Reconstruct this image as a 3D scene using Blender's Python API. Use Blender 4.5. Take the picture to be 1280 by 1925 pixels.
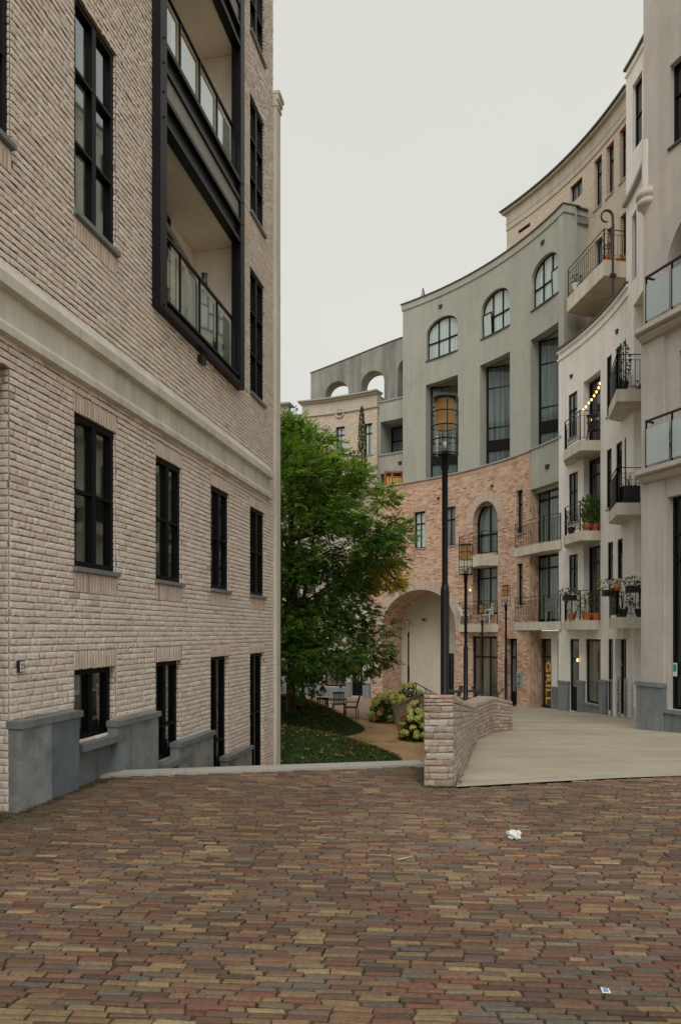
import bpy, math, random
from math import sin, cos, pi, sqrt, radians, atan2
from mathutils import Vector, noise
random.seed(7)
C = bpy.context.scene.collection
scene = bpy.context.scene
for o in list(bpy.data.objects): bpy.data.objects.remove(o)

# ------------------------------------------------------------------ camera, sky, sun
F = 1300.0; HZ = 1188.0; EYE = 1.8
cam = bpy.data.cameras.new("camera"); camo = bpy.data.objects.new("camera", cam); C.objects.link(camo)
camo.location = (0, 0, EYE); camo.rotation_euler = (pi/2, 0, 0)
cam.sensor_fit = 'VERTICAL'; cam.sensor_height = 36.0; cam.sensor_width = 24.0
cam.lens = F/1925*36; cam.shift_y = (HZ-962.5)/1925
cam.clip_start = .05; cam.clip_end = 2000
scene.camera = camo
scene.render.resolution_x = 680; scene.render.resolution_y = 1024

world = bpy.data.worlds.new("World"); scene.world = world; world.use_nodes = True
nt = world.node_tree; nt.nodes.clear()
SUN_EL, SUN_AZ = radians(48), radians(190)
sky = nt.nodes.new('ShaderNodeTexSky'); sky.sky_type = 'NISHITA'; sky.sun_disc = False
sky.sun_elevation = SUN_EL; sky.sun_rotation = SUN_AZ
sky.air_density = 1.0; sky.dust_density = 6.0
bw = nt.nodes.new('ShaderNodeRGBToBW'); nt.links.new(sky.outputs[0], bw.inputs[0])
# overcast: an even veil of cloud, slightly warm, over the clear sky
mixn = nt.nodes.new('ShaderNodeMix'); mixn.data_type = 'RGBA'; mixn.inputs[0].default_value = 0.90
nt.links.new(sky.outputs[0], mixn.inputs[6]); tc = nt.nodes.new('ShaderNodeTexCoord'); cn = nt.nodes.new('ShaderNodeTexNoise'); cn.inputs['Scale'].default_value = 1.6; cn.inputs['Detail'].default_value = 5
nt.links.new(tc.outputs['Generated'], cn.inputs['Vector'])
cr = nt.nodes.new('ShaderNodeValToRGB'); nt.links.new(cn.outputs[0], cr.inputs[0])
cr.color_ramp.elements[0].position = .3; cr.color_ramp.elements[0].color = (7.35, 7.35, 6.85, 1); cr.color_ramp.elements[1].position = .7; cr.color_ramp.elements[1].color = (8.1, 8.05, 7.35, 1)
nt.links.new(cr.outputs[0], mixn.inputs[7])
bg = nt.nodes.new('ShaderNodeBackground'); bg.inputs[1].default_value = 0.10
nt.links.new(mixn.outputs[2], bg.inputs[0])
wo = nt.nodes.new('ShaderNodeOutputWorld'); nt.links.new(bg.outputs[0], wo.inputs[0])

sl = bpy.data.lights.new("sun", 'SUN'); sl.energy = 1.5; sl.angle = radians(40); sl.color = (1, .97, .92)
slo = bpy.data.objects.new("sun", sl); C.objects.link(slo)
sd = Vector((-cos(SUN_EL)*sin(SUN_AZ)*-1, cos(SUN_EL)*cos(SUN_AZ), sin(SUN_EL)))
slo.rotation_euler = sd.to_track_quat('Z', 'Y').to_euler()
scene.view_settings.view_transform = 'Standard'; scene.view_settings.look = 'None'
scene.view_settings.exposure = 0.0; scene.view_settings.gamma = 1.0

# ------------------------------------------------------------------ materials
MATS = {}
def newmat(name):
    m = bpy.data.materials.new(name); m.use_nodes = True; m.node_tree.nodes.clear()
    N = m.node_tree.nodes; L = m.node_tree.links
    out = N.new('ShaderNodeOutputMaterial'); b = N.new('ShaderNodeBsdfPrincipled')
    L.new(b.outputs[0], out.inputs[0]); MATS[name] = m
    return m, N, L, b, out
def nz(N, L, scale, detail=4, vec=None, rough=.6, dist=0):
    n = N.new('ShaderNodeTexNoise'); n.inputs['Scale'].default_value = scale
    n.inputs['Detail'].default_value = detail; n.inputs['Roughness'].default_value = rough
    n.inputs['Distortion'].default_value = dist
    if vec is not None: L.new(vec, n.inputs['Vector'])
    return n.outputs['Fac']
def ramp(N, L, fac, stops):
    r = N.new('ShaderNodeValToRGB'); L.new(fac, r.inputs[0]); e = r.color_ramp.elements
    while len(e) < len(stops): e.new(.5)
    for k, (p, c) in enumerate(stops):
        e[k].position = p; e[k].color = (c[0], c[1], c[2], 1) if len(c) == 3 else c
    return r.outputs[0]
def mix(N, L, fac, a, b, mode='MIX'):
    m = N.new('ShaderNodeMix'); m.data_type = 'RGBA'; m.blend_type = mode
    for sock, v in ((m.inputs[0], fac), (m.inputs[6], a), (m.inputs[7], b)):
        if hasattr(v, 'links'): L.new(v, sock)
        elif isinstance(v, (int, float)): sock.default_value = v
        else: sock.default_value = (*v, 1)
    return m.outputs[2]
def bump(N, L, h, strength, dist, b, prev=None):
    n = N.new('ShaderNodeBump'); n.inputs['Strength'].default_value = strength
    n.inputs['Distance'].default_value = dist; L.new(h, n.inputs['Height'])
    if prev is not None: L.new(prev, n.inputs['Normal'])
    L.new(n.outputs[0], b.inputs['Normal']); return n.outputs[0]
def pos(N, L, sx=1, sy=1, sz=1):
    g = N.new('ShaderNodeNewGeometry')
    m = N.new('ShaderNodeMapping'); m.inputs['Scale'].default_value = (sx, sy, sz)
    L.new(g.outputs['Position'], m.inputs['Vector']); return m.outputs[0]

def plaster(name, c, var=.10, streak=.10, bs=.25, rough=.85):
    m, N, L, b, o = newmat(name)
    d = tuple(x*(1-var*1.6) for x in c); h = tuple(min(1, x*(1+var)) for x in c)
    big = nz(N, L, .55, 5, pos(N, L), .65)
    col = ramp(N, L, big, [(.3, d), (.5, c), (.72, h)])
    st = nz(N, L, 1.0, 5, pos(N, L, 2.4, 2.4, .22), .7)
    sc = ramp(N, L, st, [(.38, (1-streak*1.8,)*3), (.6, (1, 1, 1))])
    col = mix(N, L, 1.0, col, sc, 'MULTIPLY')
    bl = nz(N, L, 6, 4, pos(N, L), .7)
    col = mix(N, L, 1.0, col, ramp(N, L, bl, [(.3, (.93, .93, .93)), (.65, (1.03, 1.03, 1.02))]), 'MULTIPLY')
    if streak > .03:      # run-off stains and weathering specks
        dr = nz(N, L, 1.0, 6, pos(N, L, 7, 7, .12), .75, 0)
        gate = nz(N, L, .35, 3, pos(N, L), .6)
        mm = N.new('ShaderNodeMath'); mm.operation = 'MULTIPLY'; L.new(dr, mm.inputs[0]); L.new(gate, mm.inputs[1])
        col = mix(N, L, 1.0, col, ramp(N, L, mm.outputs[0], [(.29, (1, 1, 1)), (.40, (.84, .83, .80))]), 'MULTIPLY')
        sp = nz(N, L, 28, 3, pos(N, L), .8)
        col = mix(N, L, 1.0, col, ramp(N, L, sp, [(.24, (.80, .79, .77)), (.34, (1, 1, 1))]), 'MULTIPLY')
    L.new(col, b.inputs['Base Color']); b.inputs['Roughness'].default_value = rough
    bump(N, L, nz(N, L, 45, 4, pos(N, L)), bs, .01, b)
    return m
def plain(name, c, rough=.5, metal=0, spec=None, coat=0):
    m, N, L, b, o = newmat(name)
    n = nz(N, L, 9, 4, pos(N, L), .7)
    col = ramp(N, L, n, [(.3, tuple(x*.82 for x in c)), (.7, tuple(min(1, x*1.12) for x in c))])
    L.new(col, b.inputs['Base Color']); b.inputs['Roughness'].default_value = rough; b.inputs['Metallic'].default_value = metal
    if spec is not None: b.inputs['Specular IOR Level'].default_value = spec
    return m
def brickmat(name, cols, mortar, bw_=.22, bh=.072, ms=.011, bias=0., bstr=.6, patch=None):
    m, N, L, b, o = newmat(name)
    uv = N.new('ShaderNodeUVMap').outputs[0]
    wob = N.new('ShaderNodeTexNoise'); wob.inputs['Scale'].default_value = 4; L.new(uv, wob.inputs['Vector'])
    va = N.new('ShaderNodeVectorMath'); va.operation = 'MULTIPLY_ADD'
    L.new(wob.outputs['Color'], va.inputs[0]); va.inputs[1].default_value = (.004, .004, 0); L.new(uv, va.inputs[2])
    t = N.new('ShaderNodeTexBrick'); L.new(va.outputs[0], t.inputs['Vector'])
    t.inputs['Scale'].default_value = 1; t.inputs['Brick Width'].default_value = bw_; t.inputs['Row Height'].default_value = bh
    t.inputs['Mortar Size'].default_value = ms; t.inputs['Mortar Smooth'].default_value = .25
    t.inputs['Color1'].default_value = (0, 0, 0, 1); t.inputs['Color2'].default_value = (1, 1, 1, 1); t.inputs['Mortar'].default_value = (.5, .5, .5, 1)
    t.inputs['Bias'].default_value = bias
    sep = N.new('ShaderNodeSeparateColor'); L.new(t.outputs['Color'], sep.inputs[0])
    n = len(cols)
    c1 = ramp(N, L, sep.outputs[0], [((i+.3)/n, cols[i]) for i in range(n)])
    grain = nz(N, L, 14, 5, pos(N, L), .75)
    c1 = mix(N, L, 1.0, c1, ramp(N, L, grain, [(.3, (.72, .72, .72)), (.7, (1.2, 1.18, 1.15))]), 'MULTIPLY')
    if patch:
        pn = nz(N, L, .7, 5, pos(N, L), .7)
        c1 = mix(N, L, ramp(N, L, pn, [(.48, (0, 0, 0)), (.68, (.75, .75, .75))]), c1, patch)
    col = mix(N, L, t.outputs['Fac'], c1, mortar)
    L.new(col, b.inputs['Base Color']); b.inputs['Roughness'].default_value = .9
    inv = N.new('ShaderNodeMath'); inv.operation = 'SUBTRACT'; inv.inputs[0].default_value = 1; L.new(t.outputs['Fac'], inv.inputs[1])
    ad = N.new('ShaderNodeMath'); ad.operation = 'MULTIPLY_ADD'; L.new(grain, ad.inputs[0]); ad.inputs[1].default_value = .35; L.new(inv.outputs[0], ad.inputs[2])
    bump(N, L, ad.outputs[0], bstr, .012, b)
    return m
def vcol(name, rough=.9, nscale=18, lo=.78, hi=1.15, bs=.5, bd=.006, dirt=None, att='Col'):
    m, N, L, b, o = newmat(name)
    a = N.new('ShaderNodeAttribute'); a.attribute_name = att
    n = nz(N, L, nscale, 5, pos(N, L), .75)
    col = mix(N, L, 1.0, a.outputs['Color'], ramp(N, L, n, [(.3, (lo,)*3), (.7, (hi,)*3)]), 'MULTIPLY')
    if dirt:
        dn = nz(N, L, dirt[1], 6, pos(N, L), .7)
        col = mix(N, L, ramp(N, L, dn, [(dirt[2], (0, 0, 0)), (dirt[3], (dirt[4],)*3)]), col, dirt[0])
    L.new(col, b.inputs['Base Color']); b.inputs['Roughness'].default_value = rough
    bump(N, L, nz(N, L, nscale*3, 5, pos(N, L), .7), bs, bd, b)
    return m

plaster('plaster_grey', (.385, .395, .355), .07, .05)
plaster('plaster_dark', (.30, .30, .27), .16, .2)
plaster('plaster_white', (.83, .81, .78), .05, .05)
plaster('plaster_near', (.52, .485, .45), .08, .07)
plaster('plaster_beige', (.50, .46, .38), .06, .06)
plaster('interior_plaster', (.84, .79, .70), .04, .04)
plaster('passage_plaster', (.62, .585, .49), .05, .04)
plaster('concrete', (.66, .62, .52), .07, .12)
plaster('band_concrete', (.68, .66, .58), .06, .10)
plaster('kerb_stone', (.42, .41, .37), .12, .0)
plaster('bluestone', (.215, .245, .26), .22, .16, .2, .6)
plaster('bluestone_cap', (.22, .245, .25), .16, .1, .2, .55)
brickmat('brick_red', [(.30, .12, .08), (.50, .27, .18), (.60, .39, .28), (.43, .22, .155), (.66, .49, .37)], (.56, .46, .35), patch=(.60, .46, .35), bw_=.24, bh=.082)
brickmat('brick_beige', [(.54, .46, .37), (.62, .54, .44), (.50, .42, .34), (.65, .58, .48)], (.48, .42, .34), bstr=.5)
brickmat('brick_tower', [(.56, .49, .40), (.62, .55, .45), (.52, .45, .37), (.64, .57, .48)], (.48, .40, .31), bstr=.5)
brickmat('brick_soffit', [(.38, .10, .05), (.48, .16, .08), (.42, .13, .07)], (.30, .15, .09))
brickmat('brick_garden', [(.42, .32, .25), (.54, .42, .34), (.34, .19, .15), (.60, .50, .42), (.48, .38, .31)], (.28, .235, .19), bw_=.22, bh=.075, ms=.014, bstr=1.0)
plain('mortar_paint', (.44, .35, .29), .95)
vcol('painted_brick', .88, 22, .84, 1.10, .8, .007, dirt=((.50, .27, .19), 1.1, .57, .80, .34))
vcol('bluestone_block', .6, 3.5, .72, 1.18, .2, .004, dirt=((.06, .07, .085), 1.6, .50, .72, .6))
vcol('garden_brick_block', .92, 25, .72, 1.2, .9, .012)
vcol('paver', .85, 38, .62, 1.28, .8, .005, dirt=((.105, .076, .046), 2.2, .45, .72, .50))
plain('black_frame', (.004, .004, .005), .45, spec=.18)
plain('black_metal', (.005, .005, .006), .4, spec=.3)
plain('dark_metal', (.03, .03, .03), .4)
plain('steel_black', (.006, .006, .0075), .45, spec=.25)
plain('panel_grey', (.26, .25, .23), .6)
plain('roof_edge', (.06, .06, .058), .6)
plain('zinc', (.30, .31, .31), .4, .6)
plain('wood_dark', (.05, .03, .02), .6)
plain('orange_wood', (.38, .11, .04), .6)
plain('yellow_panel', (.48, .36, .05), .5)
plain('terracotta', (.55, .17, .06), .8)
plain('white_plastic', (.75, .74, .70), .5)
plain('black_plastic', (.02, .02, .02), .5)
plain('green_print', (.02, .30, .16), .6)
plain('sign_orange', (.90, .42, .02), .5)
plain('blue_print', (.15, .30, .50), .5)
plain('flower_red', (.50, .06, .03), .7)
plain('red_fabric', (.25, .03, .03), .8)
plain('curtain_cloth', (.72, .70, .62), .9)
plain('slate_plate', (.33, .35, .34), .6)

m, N, L, b, o = newmat('glass_dark')
nn = nz(N, L, .8, 3, pos(N, L, 1, 1, .4), .6)
L.new(ramp(N, L, nn, [(.35, (.004, .006, .006)), (.6, (.018, .022, .02)), (.72, (.05, .05, .042))]), b.inputs['Base Color'])
b.inputs['Roughness'].default_value = .03; b.inputs['IOR'].default_value = 1.52
bump(N, L, nz(N, L, 1.3, 2, pos(N, L)), .05, .02, b)
def curtain_glass(name, c, dark, k=26):
    m, N, L, b, o = newmat(name)
    uv = N.new('ShaderNodeUVMap').outputs[0]
    mp = N.new('ShaderNodeMapping'); mp.inputs['Scale'].default_value = (k, .3, 1); L.new(uv, mp.inputs['Vector'])
    n = N.new('ShaderNodeTexNoise'); n.inputs['Scale'].default_value = 1; n.inputs['Detail'].default_value = 3; L.new(mp.outputs[0], n.inputs['Vector'])
    col = ramp(N, L, n.outputs[0], [(.3, dark), (.6, c)])
    L.new(col, b.inputs['Base Color']); b.inputs['Roughness'].default_value = .9
    b.inputs['Coat Weight'].default_value = 1; b.inputs['Coat Roughness'].default_value = .02; b.inputs['Coat IOR'].default_value = 1.5
curtain_glass('glass_curtain', (.50, .60, .58), (.26, .34, .34), 14)
curtain_glass('glass_drape', (.13, .175, .16), (.02, .034, .033), 12)
curtain_glass('glass_grey', (.16, .17, .165), (.05, .06, .065), 5)
curtain_glass('glass_shop', (.13, .12, .08), (.015, .02, .018), 2.5)
def clear_glass(name, tint, base=.10, gain=1.0, ior=1.45):
    m = bpy.data.materials.new(name); m.use_nodes = True; N = m.node_tree.nodes; L = m.node_tree.links; N.clear()
    out = N.new('ShaderNodeOutputMaterial'); t = N.new('ShaderNodeBsdfTransparent'); t.inputs[0].default_value = (*tint, 1)
    g = N.new('ShaderNodeBsdfGlossy'); g.inputs['Roughness'].default_value = .03; g.inputs[0].default_value = (.9, .95, .95, 1)
    fr = N.new('ShaderNodeFresnel'); fr.inputs[0].default_value = ior
    mr = N.new('ShaderNodeMath'); mr.operation = 'MULTIPLY_ADD'; L.new(fr.outputs[0], mr.inputs[0]); mr.inputs[1].default_value = gain; mr.inputs[2].default_value = base
    mx = N.new('ShaderNodeMixShader'); L.new(mr.outputs[0], mx.inputs[0]); L.new(t.outputs[0], mx.inputs[1]); L.new(g.outputs[0], mx.inputs[2])
    L.new(mx.outputs[0], out.inputs[0]); MATS[name] = m
clear_glass('glass_rail', (.80, .88, .84), .02, .45)
clear_glass('glass_rail_frosted', (.50, .57, .54), .02, .30)
clear_glass('glass_window', (.62, .68, .64), .16, 1.1, 1.75)
clear_glass('glass_lamp', (.97, .97, .95), .01, .35)
m = bpy.data.materials.new('glass_amber'); m.use_nodes = True; N = m.node_tree.nodes; L = m.node_tree.links; N.clear(); MATS['glass_amber'] = m
out = N.new('ShaderNodeOutputMaterial'); t = N.new('ShaderNodeBsdfTransparent'); t.inputs[0].default_value = (.98, .80, .52, 1)
g = N.new('ShaderNodeBsdfTranslucent'); g.inputs[0].default_value = (.85, .52, .20, 1); g2 = N.new('ShaderNodeBsdfDiffuse'); g2.inputs[0].default_value = (.75, .47, .19, 1)
m1 = N.new('ShaderNodeMixShader'); m1.inputs[0].default_value = .5; L.new(g.outputs[0], m1.inputs[1]); L.new(g2.outputs[0], m1.inputs[2])
m2 = N.new('ShaderNodeMixShader'); m2.inputs[0].default_value = .52; L.new(t.outputs[0], m2.inputs[1]); L.new(m1.outputs[0], m2.inputs[2]); L.new(m2.outputs[0], out.inputs[0])
m, N, L, b, o = newmat('warm_light'); b.inputs['Emission Color'].default_value = (1, .62, .22, 1); b.inputs['Emission Strength'].default_value = 2.2; b.inputs['Base Color'].default_value = (.9, .6, .2, 1)

# ground materials
m, N, L, b, o = newmat('joint_soil')
n1 = nz(N, L, 5, 6, pos(N, L), .7)
L.new(ramp(N, L, n1, [(.3, (.035, .026, .018)), (.55, (.085, .062, .040)), (.75, (.085, .080, .035))]), b.inputs['Base Color'])
b.inputs['Roughness'].default_value = 1; bump(N, L, nz(N, L, 90, 5, pos(N, L)), .8, .01, b)
m, N, L, b, o = newmat('ramp_concrete')
n1 = nz(N, L, .5, 5, pos(N, L), .6); n2 = nz(N, L, 70, 4, pos(N, L), .7)
c = ramp(N, L, n1, [(.3, (.37, .325, .245)), (.55, (.44, .395, .31)), (.75, (.49, .45, .365))])
c = mix(N, L, 1.0, c, ramp(N, L, n2, [(.3, (.8, .8, .8)), (.65, (1.1, 1.1, 1.1))]), 'MULTIPLY')
st = nz(N, L, 1, 5, pos(N, L, .25, 1.6, 1), .6)
c = mix(N, L, 1.0, c, ramp(N, L, st, [(.35, (.84, .83, .8)), (.6, (1, 1, 1))]), 'MULTIPLY')
g_ = N.new('ShaderNodeNewGeometry'); sx_ = N.new('ShaderNodeSeparateXYZ'); L.new(g_.outputs['Position'], sx_.inputs[0])
def mth(op, a, b2=None, c2=None):
    q = N.new('ShaderNodeMath'); q.operation = op
    for i_, v_ in enumerate((a, b2, c2)):
        if v_ is None: continue
        if hasattr(v_, 'links'): L.new(v_, q.inputs[i_])
        else: q.inputs[i_].default_value = v_
    return q.outputs[0]
wv = mth('MULTIPLY_ADD', sx_.outputs[0], -.22, sx_.outputs[1])
jt = mth('LESS_THAN', mth('ABSOLUTE', mth('SUBTRACT', mth('FRACT', mth('MULTIPLY', wv, .3125)), .5)), .0045)
c = mix(N, L, mth('MULTIPLY', jt, .6), c, (.16, .14, .10))
n3 = nz(N, L, 1.1, 6, pos(N, L, 1, .5, 1), .75)
c = mix(N, L, ramp(N, L, n3, [(.55, (0, 0, 0)), (.72, (.5, .5, .5))]), c, (.24, .22, .14))
L.new(c, b.inputs['Base Color']); b.inputs['Roughness'].default_value = .9; bump(N, L, n2, .4, .006, b)
m, N, L, b, o = newmat('sand_path')
n1 = nz(N, L, .6, 5, pos(N, L), .6); n2 = nz(N, L, 12, 6, pos(N, L), .8)
c = ramp(N, L, n1, [(.35, (.46, .28, .14)), (.55, (.52, .34, .17)), (.66, (.22, .22, .05))])
c = mix(N, L, 1.0, c, ramp(N, L, n2, [(.35, (.6, .6, .6)), (.6, (1.1, 1.1, 1.1))]), 'MULTIPLY')
L.new(c, b.inputs['Base Color']); b.inputs['Roughness'].default_value = 1; bump(N, L, n2, .6, .03, b)
m, N, L, b, o = newmat('lawn_soil')
n1 = nz(N, L, 1.2, 5, pos(N, L), .6); n2 = nz(N, L, 40, 6, pos(N, L), .8)
c = ramp(N, L, n1, [(.35, (.025, .060, .014)), (.6, (.05, .10, .022)), (.8, (.09, .095, .03))])
c = mix(N, L, 1.0, c, ramp(N, L, n2, [(.35, (.5, .5, .5)), (.6, (1.3, 1.3, 1.3))]), 'MULTIPLY')
L.new(c, b.inputs['Base Color']); b.inputs['Roughness'].default_value = 1; bump(N, L, n2, .8, .05, b)
brickmat('terrace_paving', [(.30, .17, .12), (.40, .26, .19), (.26, .15, .13), (.46, .34, .24)], (.22, .18, .13), bw_=.2, bh=.06, ms=.008, bstr=.3)
m, N, L, b, o = newmat('bark')
n1 = nz(N, L, 6, 6, pos(N, L, 1, 1, .3), .8)
L.new(ramp(N, L, n1, [(.3, (.035, .022, .015)), (.7, (.12, .075, .05))]), b.inputs['Base Color']); b.inputs['Roughness'].default_value = .95
bump(N, L, n1, .8, .05, b)
def leafmat(name, transl=.35):
    m, N, L, b, o = newmat(name)
    a = N.new('ShaderNodeAttribute'); a.attribute_name = 'Col'
    L.new(a.outputs['Color'], b.inputs['Base Color']); b.inputs['Roughness'].default_value = .5
    t = N.new('ShaderNodeBsdfTranslucent')
    br = mix(N, L, 1.0, a.outputs['Color'], (1.5, 1.6, .8), 'MULTIPLY'); L.new(br, t.inputs[0])
    mx = N.new('ShaderNodeMixShader'); mx.inputs[0].default_value = transl
    L.new(b.outputs[0], mx.inputs[1]); L.new(t.outputs[0], mx.inputs[2]); L.new(mx.outputs[0], o.inputs[0])
leafmat('leaf', .45); leafmat('blossom', .2); leafmat('grass', .25)

# ------------------------------------------------------------------ mesh builder and object helpers
class MB:
    def __init__(s): s.v = []; s.f = []; s.uv = []; s.mi = []; s.col = []; s.smooth = []
    def face(s, pts, uvs=None, mi=0, col=None, sm=False):
        n = len(s.v); s.v += [tuple(p) for p in pts]; s.f.append(tuple(range(n, n+len(pts))))
        s.uv.append(uvs if uvs else [(0, 0)]*len(pts)); s.mi.append(mi); s.col.append(col); s.smooth.append(sm)
    def grid(s, P, closed_u=False, mi=0, col=None, sm=True, uvs=None):
        n = len(s.v); R_ = len(P); K = len(P[0])
        for r in P: s.v += [tuple(p) for p in r]
        for i in range(R_-1):
            for j in range(K if closed_u else K-1):
                a = n+i*K+j; b_ = n+i*K+(j+1) % K; c_ = n+(i+1)*K+(j+1) % K; d_ = n+(i+1)*K+j
                s.f.append((a, b_, c_, d_)); s.mi.append(mi); s.col.append(col); s.smooth.append(sm)
                if uvs: s.uv.append([uvs[i][j], uvs[i][(j+1) % K], uvs[i+1][(j+1) % K], uvs[i+1][j]])
                else: s.uv.append([(0, 0)]*4)
    def hexa(s, p, mi=0, col=None):      # p: 8 corners, bottom 4 then top 4
        for q in ((0, 1, 2, 3), (7, 6, 5, 4), (0, 4, 5, 1), (1, 5, 6, 2), (2, 6, 7, 3), (3, 7, 4, 0)):
            P = [p[k] for k in q]
            w = (Vector(P[1])-Vector(P[0])).length; h = (Vector(P[2])-Vector(P[1])).length
            s.face(P, [(0, 0), (w, 0), (w, h), (0, h)], mi, col)
    def mbox(s, M, s0, s1, z0, z1, d0, d1, mi=0, col=None, n=1):
        for k in range(n):
            a = s0+(s1-s0)*k/n; b_ = s0+(s1-s0)*(k+1)/n
            s.hexa([M(a, z0, d0), M(b_, z0, d0), M(b_, z0, d1), M(a, z0, d1), M(a, z1, d0), M(b_, z1, d0), M(b_, z1, d1), M(a, z1, d1)], mi, col)
    def box(s, x0, x1, y0, y1, z0, z1, mi=0, col=None):
        s.hexa([(x0, y0, z0), (x1, y0, z0), (x1, y1, z0), (x0, y1, z0), (x0, y0, z1), (x1, y0, z1), (x1, y1, z1), (x0, y1, z1)], mi, col)
    def bar(s, a, b_, w, h=None, mi=0, col=None):
        h = h or w; a = Vector(a); b_ = Vector(b_); d = (b_-a).normalized()
        up = Vector((0, 0, 1)) if abs(d.z) < .95 else Vector((0, 1, 0))
        x = d.cross(up).normalized()*(w/2); y = x.cross(d).normalized()*(h/2)
        s.hexa([a-x-y, a+x-y, b_+x-y, b_-x-y, a-x+y, a+x+y, b_+x+y, b_-x+y], mi, col)
    def tube(s, pts, rads, n=8, mi=0, col=None, caps=True):
        P = []; pts = [Vector(p) for p in pts]; px = None
        for i, p in enumerate(pts):
            d = (pts[min(i+1, len(pts)-1)]-pts[max(i-1, 0)]).normalized()
            if px is None:
                up = Vector((1, 0, 0)) if abs(d.x) < .9 else Vector((0, 1, 0)); px = d.cross(up).normalized()
            px = (px-d*px.dot(d)).normalized(); y = d.cross(px)
            r = rads[i] if isinstance(rads, (list, tuple)) else rads
            P.append([p+(px*cos(2*pi*k/n)+y*sin(2*pi*k/n))*r for k in range(n)])
        s.grid(P, True, mi, col)
        if caps:
            s.face(P[0][::-1], None, mi, col); s.face(P[-1], None, mi, col)
    def lathe(s, c, prof, n=16, mi=0, col=None, a0=0, a1=2*pi):
        full = abs(a1-a0-2*pi) < 1e-6; K = n if full else n+1
        P = [[(c[0]+r*cos(a0+(a1-a0)*k/n), c[1]+r*sin(a0+(a1-a0)*k/n), c[2]+z) for k in range(K)] for r, z in prof]
        s.grid(P, full, mi, col)
    def ring(s, c, R_, r, n=20, m=6, mi=0):
        P = []
        for i in range(m+1):
            a = 2*pi*i/m
            P.append([(c[0]+(R_+r*cos(a))*cos(2*pi*k/n), c[1]+(R_+r*cos(a))*sin(2*pi*k/n), c[2]+r*sin(a)) for k in range(n)])
        s.grid(P, True, mi)
    def prism(s, poly, z0, z1, mi=0):
        n = len(poly)
        for i in range(n):
            a, b_ = poly[i], poly[(i+1) % n]; w = sqrt((a[0]-b_[0])**2+(a[1]-b_[1])**2)
            s.face([(*a, z0), (*b_, z0), (*b_, z1), (*a, z1)], [(0, z0), (w, z0), (w, z1), (0, z1)], mi)
        s.face([(*p, z1) for p in poly], [p for p in poly], mi); s.face([(*p, z0) for p in poly[::-1]], [p for p in poly[::-1]], mi)
    def build(s, name, mats, parent=None, origin=None):
        me = bpy.data.meshes.new(name)
        ox = Vector(origin) if origin else Vector((0, 0, 0))
        me.from_pydata([tuple(Vector(v)-ox) for v in s.v] if origin else s.v, [], s.f)
        ul = me.uv_layers.new(name='UVMap'); flat = []
        for u in s.uv:
            for p in u: flat += [p[0], p[1]]
        ul.data.foreach_set('uv', flat)
        if any(c is not None for c in s.col):
            ca = me.color_attributes.new('Col', 'FLOAT_COLOR', 'CORNER'); fl = []
            for f, c in zip(s.f, s.col):
                c = c or (.5, .5, .5)
                fl += [c[0], c[1], c[2], 1]*len(f)
            ca.data.foreach_set('color', fl)
        if isinstance(mats, str): mats = [mats]
        for mm in mats: me.materials.append(MATS[mm])
        me.polygons.foreach_set('material_index', s.mi); me.polygons.foreach_set('use_smooth', s.smooth)
        me.update()
        ob = bpy.data.objects.new(name, me); C.objects.link(ob)
        if origin: ob.location = ox
        if parent is not None:
            ob.parent = parent
            # parts are modelled in world metres; shift them into their parent's frame
            w = Vector((0, 0, 0)); p = parent
            while p is not None: w += p.location; p = p.parent
            ob.location = (ox if origin else Vector((0, 0, 0)))-w
        return ob
def tag(o, label, cat, group=None):
    o['label'] = label; o['category'] = cat
    if group: o['group'] = group
    return o
def thing(name, loc, label, cat, group=None):
    e = bpy.data.objects.new(name, None); e.location = loc; e.empty_display_size = .3; C.objects.link(e)
    return tag(e, label, cat, group)
def struct(o): o['kind'] = 'structure'; return o
def stuff(o): o['kind'] = 'stuff'; return o

# ------------------------------------------------------------------ plan of the place (metres)
CX, CY, R0 = -6.9, 22.9, 16.0      # the crescent: centre and radius of its facade
PH0 = radians(112)
def hit(x, R=R0):
    """angle and depth where a bearing (as photographed) meets a wall of radius R"""
    k = (x-640)/F; A = 1+k*k; B = -2*k*CX-2*CY; D = CX*CX+CY*CY-R*R
    dis = max(0, B*B-4*A*D); Y = (-B+sqrt(dis))/(2*A)
    return atan2(Y-CY, k*Y-CX), Y
def S(x, R=R0): return R*(PH0-hit(x, R)[0])
def Zc(y, x, R=R0): return EYE+(HZ-y)/F*hit(x, R)[1]
def MC(R=R0):
    return lambda s, z, d: (CX+(R+d)*cos(PH0-s/R), CY+(R+d)*sin(PH0-s/R), z)
def ptc(x, R=R0): a, Y = hit(x, R); return (CX+R*cos(a), CY+R*sin(a))
def ground(Y): return -.068*max(0, Y-8.5)
# left building: straight wall
KL = 6200.0; LU = Vector((.2026, .9793)); LN = Vector((-.9793, .2026)); LO = Vector((-KL/F, 0))
def ML(s, z, d):
    p = LO+LU*s+LN*d; return (p.x, p.y, z)
def SL(x): return KL/(909-x)/.9793
def ZL(m_): return EYE+KL/F*m_
# right building: straight wall running towards the camera
DO = Vector(((1208.6-640)/F*16.7, 16.7)); DU = Vector((.355, -.935)); DN = Vector((.935, .355))
def MD(s, z, d):
    p = DO+DU*s+DN*d; return (p.x, p.y, z)
def SD(x, d=0):
    k = (x-640)/F; o_ = DO+DN*d   # (o+u s).x = k (o+u s).y
    return (k*o_.y-o_.x)/(DU.x-k*DU.y)
def ZD(y, x, d=0): return EYE+(HZ-y)/F*(DO+DN*d+DU*SD(x, d)).y

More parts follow.
